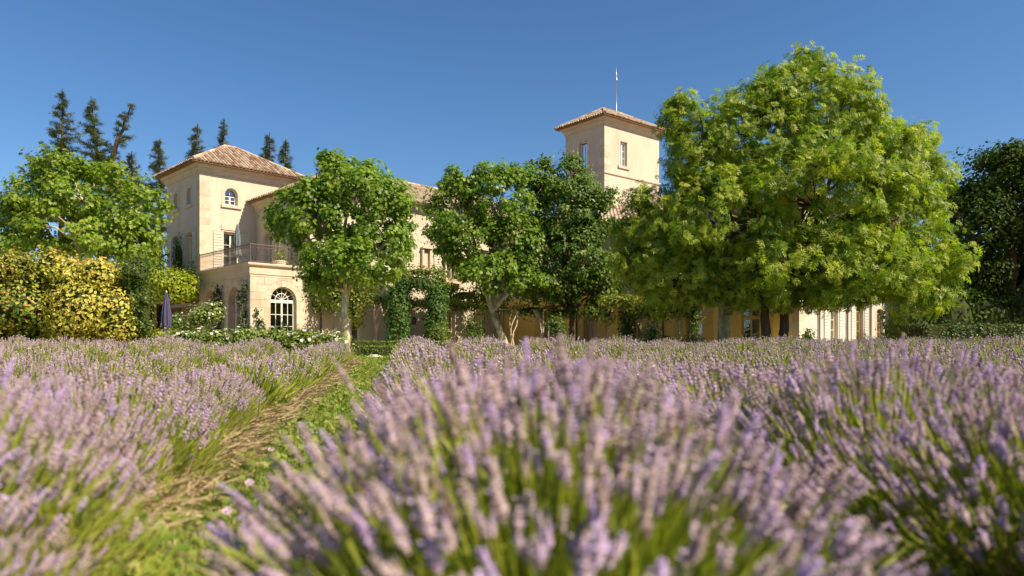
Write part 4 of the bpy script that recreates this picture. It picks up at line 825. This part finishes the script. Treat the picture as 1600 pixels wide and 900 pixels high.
blob_leaves('clipped_hedge', 'long dark clipped hedge with sunlit top at right', 'hedge', gb(1530, 33), [boxpx(1420, 1720, 509, 580, 33, .6)], OVAL, M['hedge_dark'], 17000, .10, 103, core=.93, fuzz=.025, tint=(.45, .22), spread=.6)
blob_leaves('ground_cover', 'row of bright green leafy plants before the dark clipped hedge', 'plants', gb(1470, 30), [epx(1420, 552, 30, 26, 14), epx(1455, 553, 30, 26, 12), epx(1490, 552, 30, 26, 14), epx(1530, 554, 30, 26, 12), epx(1575, 556, 30, 30, 11), epx(1620, 556, 30, 30, 11)], OVAL, M['leaf_vine'], 2600, .12, 104, core=.7, tint=(.3, .2))
blob_leaves('laurel_bush', 'dark laurel thicket behind the long clipped hedge under the evergreen', 'bush', gb(1500, 40), [epx(1420, 510, 40, 40, 40), epx(1480, 500, 40, 45, 55), epx(1540, 505, 41, 50, 45), epx(1610, 500, 41, 55, 55), epx(1680, 510, 41, 50, 45), epx(1560, 440, 48, 60, 60), epx(1640, 430, 48, 60, 70), epx(1500, 440, 48, 45, 60)], OVAL, M['leaf_dark'], 9000, .24, 105, core=.85)
s_ = gb(584, 26.2); m = MB(); V = [s_+V3(math.sin(a)*math.cos(b)*.35, math.sin(a)*math.sin(b)*.25, math.cos(a)*.16)*(1+.12*math.sin(3*b+a*2)) for a in np.linspace(.1, 2.6, 7) for b in np.arange(12)*math.pi/6]
m.add(V, [(i*12+j, i*12+(j+1) % 12, (i+1)*12+(j+1) % 12, (i+1)*12+j) for i in range(6) for j in range(12)]+[tuple(range(12))]); o = m.build('stone', M['stone_trim'], None, True, label='pale stone lying at the far end of the grass path', category='stone')
# ------------------------------------------------------------------ lavender
def spike_tpl(wh, sides, seed, petals=0):
    r = random.Random(seed); V = []; F = []; T = []
    for k in range(wh):                                   # a stack of whorls, one interrupted below
        y0 = (0 if k == 0 else .16+.84*(k-1)/(wh-1)*1.0) if wh > 2 else k/wh; h = .84/(wh-1)*1.15 if wh > 2 else 1/wh*1.1; rr = (.085 if k == 0 else .125*(1-.5*((k-1)/max(1, wh-2)-.35)**2-.35*max(0, (k-1)/max(1, wh-2)-.6)))
        i0 = len(V); ph = r.uniform(0, 1)
        V.append((0, y0-.02, 0))
        for j in range(sides):
            a = 2*math.pi*(j+ph)/sides; q = rr*r.uniform(.8, 1.25); V.append((math.cos(a)*q, y0+h*r.uniform(.35, .6), math.sin(a)*q))
        V.append((0, y0+h, 0))
        for j in range(sides):
            b = i0+1+j; c = i0+1+(j+1) % sides; F += [(i0, b, c), (b, i0+1+sides, c)]; t = r.uniform(-.18, .16); T += [t-.05, t]
    for k in range(petals):
        a = r.uniform(0, 6.28); y = r.uniform(.25, 1.0); q = .13; i = len(V); d = V3(math.cos(a), .5, math.sin(a)); sd = V3(-math.sin(a), 0, math.cos(a))*.045; p = V3(math.cos(a)*q*.8, y, math.sin(a)*q*.8)
        V += [tuple(p), tuple(p+d*.05+sd), tuple(p+d*.12), tuple(p+d*.05-sd)]; F.append((i, i+1, i+2, i+3)); T.append(.42)
    return np.array(V), F, np.array(T)
SP_HI = [spike_tpl(6, 5, k, 9) for k in range(3)]; SP_MD = [spike_tpl(4, 5, k, 4) for k in range(3)]; SP_LO = [spike_tpl(2, 4, k) for k in range(2)]
RIB = np.array([(-.5, 0, 0), (.5, 0, 0), (.42, .5, 0), (0, 1, 0), (-.42, .5, 0)]); RIBF = [(0, 1, 2, 3, 4)]
def bush(seed, nsp, lod, singles=False):
    """returns (flower mesh, green mesh, dry mesh, spikes list)"""
    r = np.random.default_rng(seed)
    def dome(n, under):                                   # points through a mound, leaning outwards with the radius
        q = np.sqrt(r.random(n)); a_ = r.uniform(0, 2*math.pi, n); lob = 1+.10*np.sin(3*a_+seed)+.07*np.sin(5*a_+2*seed)
        z = .66-.33*q**2.2+.045*r.normal(size=n)-under
        p = np.stack([.60*q*lob*np.cos(a_), .66*q*lob*np.sin(a_), np.maximum(z, .05)], -1); tl = .88*q**1.15
        return p, norm(np.stack([np.sin(tl)*np.cos(a_), np.sin(tl)*np.sin(a_), np.cos(tl)], -1)), q
    tip, dirn, qq = dome(nsp, np.abs(r.normal(size=nsp))*.05)
    base = tip-dirn*(.30+.05*r.random(nsp))[:, None]; sd = norm(dirn+UP*.12+r.normal(size=(nsp, 3))*.13)
    fl = MB(); gr = MB(); dr = MB(); tpls = {0: SP_HI, 1: SP_MD, 2: SP_LO}[lod]; sl_ = r.uniform(.045, .09, nsp)*(.92, 1.05, 1.3)[lod]
    tn = np.clip(.44+r.normal(size=nsp)*.24, .02, .95); Rf = frames(sd, rdir(nsp, r)); which = r.integers(0, len(tpls), nsp); thick = (1.0, 1.05, 1.35)[lod]
    Rt = Rf.copy(); thv = thick*r.uniform(.72, 1.25, nsp)[:, None]; Rt[:, :, 0] *= thv; Rt[:, :, 2] *= thv
    if not singles:
        for q in range(len(tpls)):
            k = which == q; fl.inst(tpls[q][0], tpls[q][1], tip[k], Rt[k], sl_[k], tn[k], tpls[q][2])
    # stems: thin ribbons from mid height to the flower head
    f0 = .1; a = base+(tip-base)*f0; wd = (.0024, .003, .005)[lod]
    mid = (a+tip)/2+dirn*.01; view = rdir(nsp, r)
    for (p, q) in ((a, mid), (mid, tip+sd*.01)):
        y = q-p; L = np.linalg.norm(y, axis=1); x = norm(np.cross(y, view))*wd; V = np.stack([p-x, p+x, q+x, q-x], 1).reshape(-1, 3)
        gr.V.append(V); gr.L.append((np.array([0, 1, 2, 3])[None]+4*np.arange(nsp)[:, None]).ravel()+gr.n); gr.S.append(np.full(nsp, 4)); gr.T.append(np.clip(.55+r.normal(size=nsp)*.2, 0, 1)); gr.n += 4*nsp
    # leafy mound
    nl = (3000, 1800, 620)[lod]; pl, dl, _ = dome(nl, .15+.27*r.random(nl)); yl = norm(dl+r.normal(size=(nl, 3))*.20); ll = r.uniform(.09, .20, nl)*(1, 1.1, 1.5)[lod]
    Rl = frames(yl, rdir(nl, r)); Rl[:, :, 0] *= (.04, .055, .10)[lod]; gr.inst(RIB, RIBF, pl, Rl, ll, np.clip(.42+r.normal(size=nl)*.22, 0, 1))
    nd = (360, 220, 70)[lod]; ad = r.uniform(0, 2*math.pi, nd); dd = np.stack([np.cos(ad), np.sin(ad), r.uniform(-.2, .6, nd)], -1); pd_ = np.stack([np.cos(ad)*.25, np.sin(ad)*.28, r.uniform(.03, .16, nd)], -1)
    Rd = frames(norm(dd+r.normal(size=(nd, 3))*.15), rdir(nd, r)); Rd[:, :, 0] *= .025; dr.inst(RIB, RIBF, pd_, Rd, r.uniform(.25, .5, nd), r.uniform(0, 1, nd))
    for k in range((14, 8, 4)[lod]): aa = r.uniform(0, 6.28); p = V3(math.cos(aa)*.05, math.sin(aa)*.05, -.05); dr.tube([p, p+V3(math.cos(aa)*.12, math.sin(aa)*.12, .14), p+V3(math.cos(aa)*.22, math.sin(aa)*.22, .30)], [.013, .010, .006], 5, .1)
    mf_ = fl.mesh('flower_spikes', M['lav_flower']) if not singles else None
    return mf_, gr.mesh('leaves', M['lav_green']), dr.mesh('woody_stems', M['lav_dry']), (tip, Rt, sl_, which)
BV = {0: [bush(200+k, 1150, 0) for k in range(3)], 1: [bush(220+k, 620, 1) for k in range(4)], 2: [bush(240+k, 270, 2) for k in range(5)]}
SPK = [MB().add(t[0], t[1], np.clip(.42+t[2]+dt, 0, 1)).mesh('flower_spike', M['lav_flower']) for t in SP_HI for dt in (-.12, .0, .12)]
ORD = ['first', 'second', 'third', 'fourth', 'fifth', 'sixth', 'seventh', 'eighth', 'ninth', 'tenth', 'eleventh', 'twelfth', 'thirteenth']
def rowname(i):
    if i == 0: return 'in the row right of the grass path'
    if i == -1: return 'in the row left of the grass path'
    return f'in the {ORD[i] if i > 0 else ORD[-i-1]} row {"right" if i > 0 else "left"} of the grass path'
rl_ = random.Random(5); nb_ = 0
def place_bush(L, s, lod, label, group, scale=1., singles=False, asp=(1, 1)):
    global nb_
    p = rowpt(L, s); p[2] = float(ground(p[0], p[1])); v = BV[lod][nb_ % len(BV[lod])]; nb_ += 1
    t = thing('lavender_bush', label, 'lavender', tuple(p), group); t.rotation_euler[2] = rl_.uniform(-.4, .4)+(math.pi if rl_.random() < .5 else 0)
    t.scale = (asp[0]*scale*rl_.uniform(.95, 1.1), asp[0]*scale*rl_.uniform(1.0, 1.15), asp[1]*scale*rl_.uniform(.97, 1.07)); parts = [('flower_spikes', v[0]), ('leaves', v[1]), ('woody_stems', v[2])]
    if singles:
        _, g, d, (tip, Rt, sl2, wh) = singles; parts = parts+[('leaves', g), ('woody_stems', d)]
        from mathutils import Matrix
        for k in range(len(tip)):
            o = bpy.data.objects.new('flower_spike', SPK[(wh[k]*3+k % 3) % len(SPK)]); col.objects.link(o); o.parent = t
            Rm = Matrix(Rt[k].tolist()).to_4x4()*1.0; Sm = Matrix.Diagonal((sl2[k], sl2[k], sl2[k], 1)); o.matrix_local = Matrix.Translation(tip[k].tolist()) @ Matrix(Rt[k].tolist()).to_4x4() @ Sm
    for n_, me in parts:
        o = bpy.data.objects.new(n_, me); col.objects.link(o); o.parent = t; o['kind'] = 'stuff'
for i in range(-8, 12):
    L0 = .17+2.35*i+(.22 if i == 0 else (-.25 if i == 1 else 0)); s = 1.95 if i == 0 else (1.2 if abs(i) < 2 else 1.4); s += 0 if i == 0 else rl_.uniform(0, .4); k = 0
    while s < (25.5 if i < 1 else 27):
        p = rowpt(L0, s); X = (p[0]/max(p[1], .3))*FPX+800
        margin = 1.0/max(p[1], .5)*FPX
        if p[1] > .8 and -margin-(300 if i == -1 else 0) < X < 1600+margin and not (p[1] < 1.0 and i != 0):
            lod = 0 if p[1] < 4.2 else (1 if p[1] < 10 else 2)
            lab = f'lavender bush, {ORD[k]} from the front, {rowname(i)}' if k < 8 else f'lavender bush towards the far end {rowname(i)}'
            sg = None
            if i == 0 and k == 0: lab = 'blurred lavender bush nearest the camera, filling the bottom centre'; sg = bush(300, 300, 0, True)
            sz = rl_.uniform(.86, 1.14)*(1.0+.24*float(sstep(9, 2, p[1])) if i >= 0 else .95+.1*float(sstep(6, 2, p[1])))
            place_bush(L0+rl_.uniform(-.08, .08)+(.48*float(sstep(9, 2.5, s)) if i == -1 else (.3*float(sstep(9, 2.5, s)) if i < -1 else 0)), s+rl_.uniform(-.06, .06), lod, lab, 'lavender bushes', 1.24 if (i == 0 and k == 0) else sz, sg, (1.06, .97) if (i == 0 and k == 0) else ((.86, 1) if i < 0 else (1.02, 1))); k += 1
        s += .9 if s < 9 else 1.08
place_bush(-1.38, 2.1, 0, 'blurred low lavender bush in the lower left corner', 'lavender bushes', .76, None, (.9, .9))
# ------------------------------------------------------------------ grass between the rows, mallow flowers
def grass(name, label, L0, L1, s0, s1, n, seed, hmin, hmax, weeds=0):
    r = np.random.default_rng(seed); s = s0+(s1-s0)*r.random(n)**1.9; L = r.uniform(L0, L1, n); pos = RL[None]*L[:, None]+RD[None]*s[:, None]; pos[:, 2] = ground(pos[:, 0], pos[:, 1])
    cl = np.sin(pos[:, 0]*5+1)*np.sin(pos[:, 1]*3.7)*.5; d = norm(np.stack([r.normal(size=n)*.45, r.normal(size=n)*.45, np.ones(n)], -1)); R = frames(d, rdir(n, r)); R[:, :, 0] *= .07*(1+s*.10)[:, None]
    m = MB(); m.inst(RIB, RIBF, pos, R, r.uniform(hmin, hmax, n)*(1+.4*cl), np.clip(.5+cl*.3+r.normal(size=n)*.2+.35*np.clip(np.sin(pos[:, 0]*2.1+2)*np.sin(pos[:, 1]*1.3+.7), 0, 1), 0, 1))
    if weeds:
        s = s0+(s1-s0)*r.random(weeds)**1.7; L = r.uniform(L0, L1, weeds); pos = RL[None]*L[:, None]+RD[None]*s[:, None]; pos[:, 2] = ground(pos[:, 0], pos[:, 1])+r.uniform(.02, .14, weeds)
        leaves(m, LOBED, pos, np.tile(UP, (weeds, 1)), .05, np.clip(.45+r.normal(size=weeds)*.2, 0, .9), r, .8, 0, .75)
    o = m.build(name, M['grass'], None, kind='stuff'); o['label'] = label; o['category'] = 'grass'
grass('path_grass', 'short green grass and clover leaves on the path', -1.8, -.45, 1.0, 27, 34000, 401, .04, .13, 9000)
grass('row_grass', 'grass strip between the lavender rows at far left', -4.0, -2.8, 2.0, 25, 10000, 402, .05, .16, 1500)
grass('row_grass', 'grass strip between the lavender rows right of centre', .85, 1.75, 1.0, 25, 9000, 403, .05, .16, 1200)
r = np.random.default_rng(405); n = 11000; s = 3.0+20*r.random(n)**1.5; L = -1.66+.42*sstep(9, 2.5, s)*.62+.14*r.normal(size=n)+.06*np.sin(s*3.1); pos = RL[None]*L[:, None]+RD[None]*s[:, None]; pos[:, 2] = ground(pos[:, 0], pos[:, 1])+r.uniform(.01, .13, n)
d = norm(np.stack([.8+.4*r.normal(size=n), -.25+.55*r.normal(size=n), -.12+.3*r.normal(size=n)], -1)); R = frames(d, rdir(n, r)); R[:, :, 0] *= .035*(1+s*.06)[:, None]
o = MB().inst(RIB, RIBF, pos, R, r.uniform(.12, .34, n), np.clip(.6+r.normal(size=n)*.25, 0, 1)).build('dry_straw', M['lav_dry'], None, kind='stuff'); o['label'] = 'band of dry tan straw along the left edge of the path'; o['category'] = 'straw'
for k, (x, y) in enumerate(((250, 818), (238, 773), (390, 763), (424, 695), (356, 805), (478, 688))):
    Z = HC*FPX/(y-HY)*.86; p = gb(x, Z); hgt = .10+.03*(k % 3); t = thing('mallow_flower', ['pink mallow flower lowest on the path edge, far left', 'small pink mallow flower by the dry lavender base', 'pink mallow flower in the middle of the path', 'whitish mallow flower farther up the path', 'tiny pale mallow flower low on the path', 'pale mallow flower close to the large lavender bush'][k], 'flower', tuple(p), 'mallow flowers on the path')
    MB().tube([p, p+V3(.01, 0, hgt*.5), p+UP*hgt], .002, 5, .3).build('stem', M['grass'], t)
    n_ = norm(V3(.1, -.55, .8))[None]; MB().inst(BLOSSOM[0], BLOSSOM[1], (p+UP*hgt)[None], frames(np.cross(n_, V3(1, .2, 0)[None]), n_), .05, .5).build('blossom', M['petal_pink'], t)
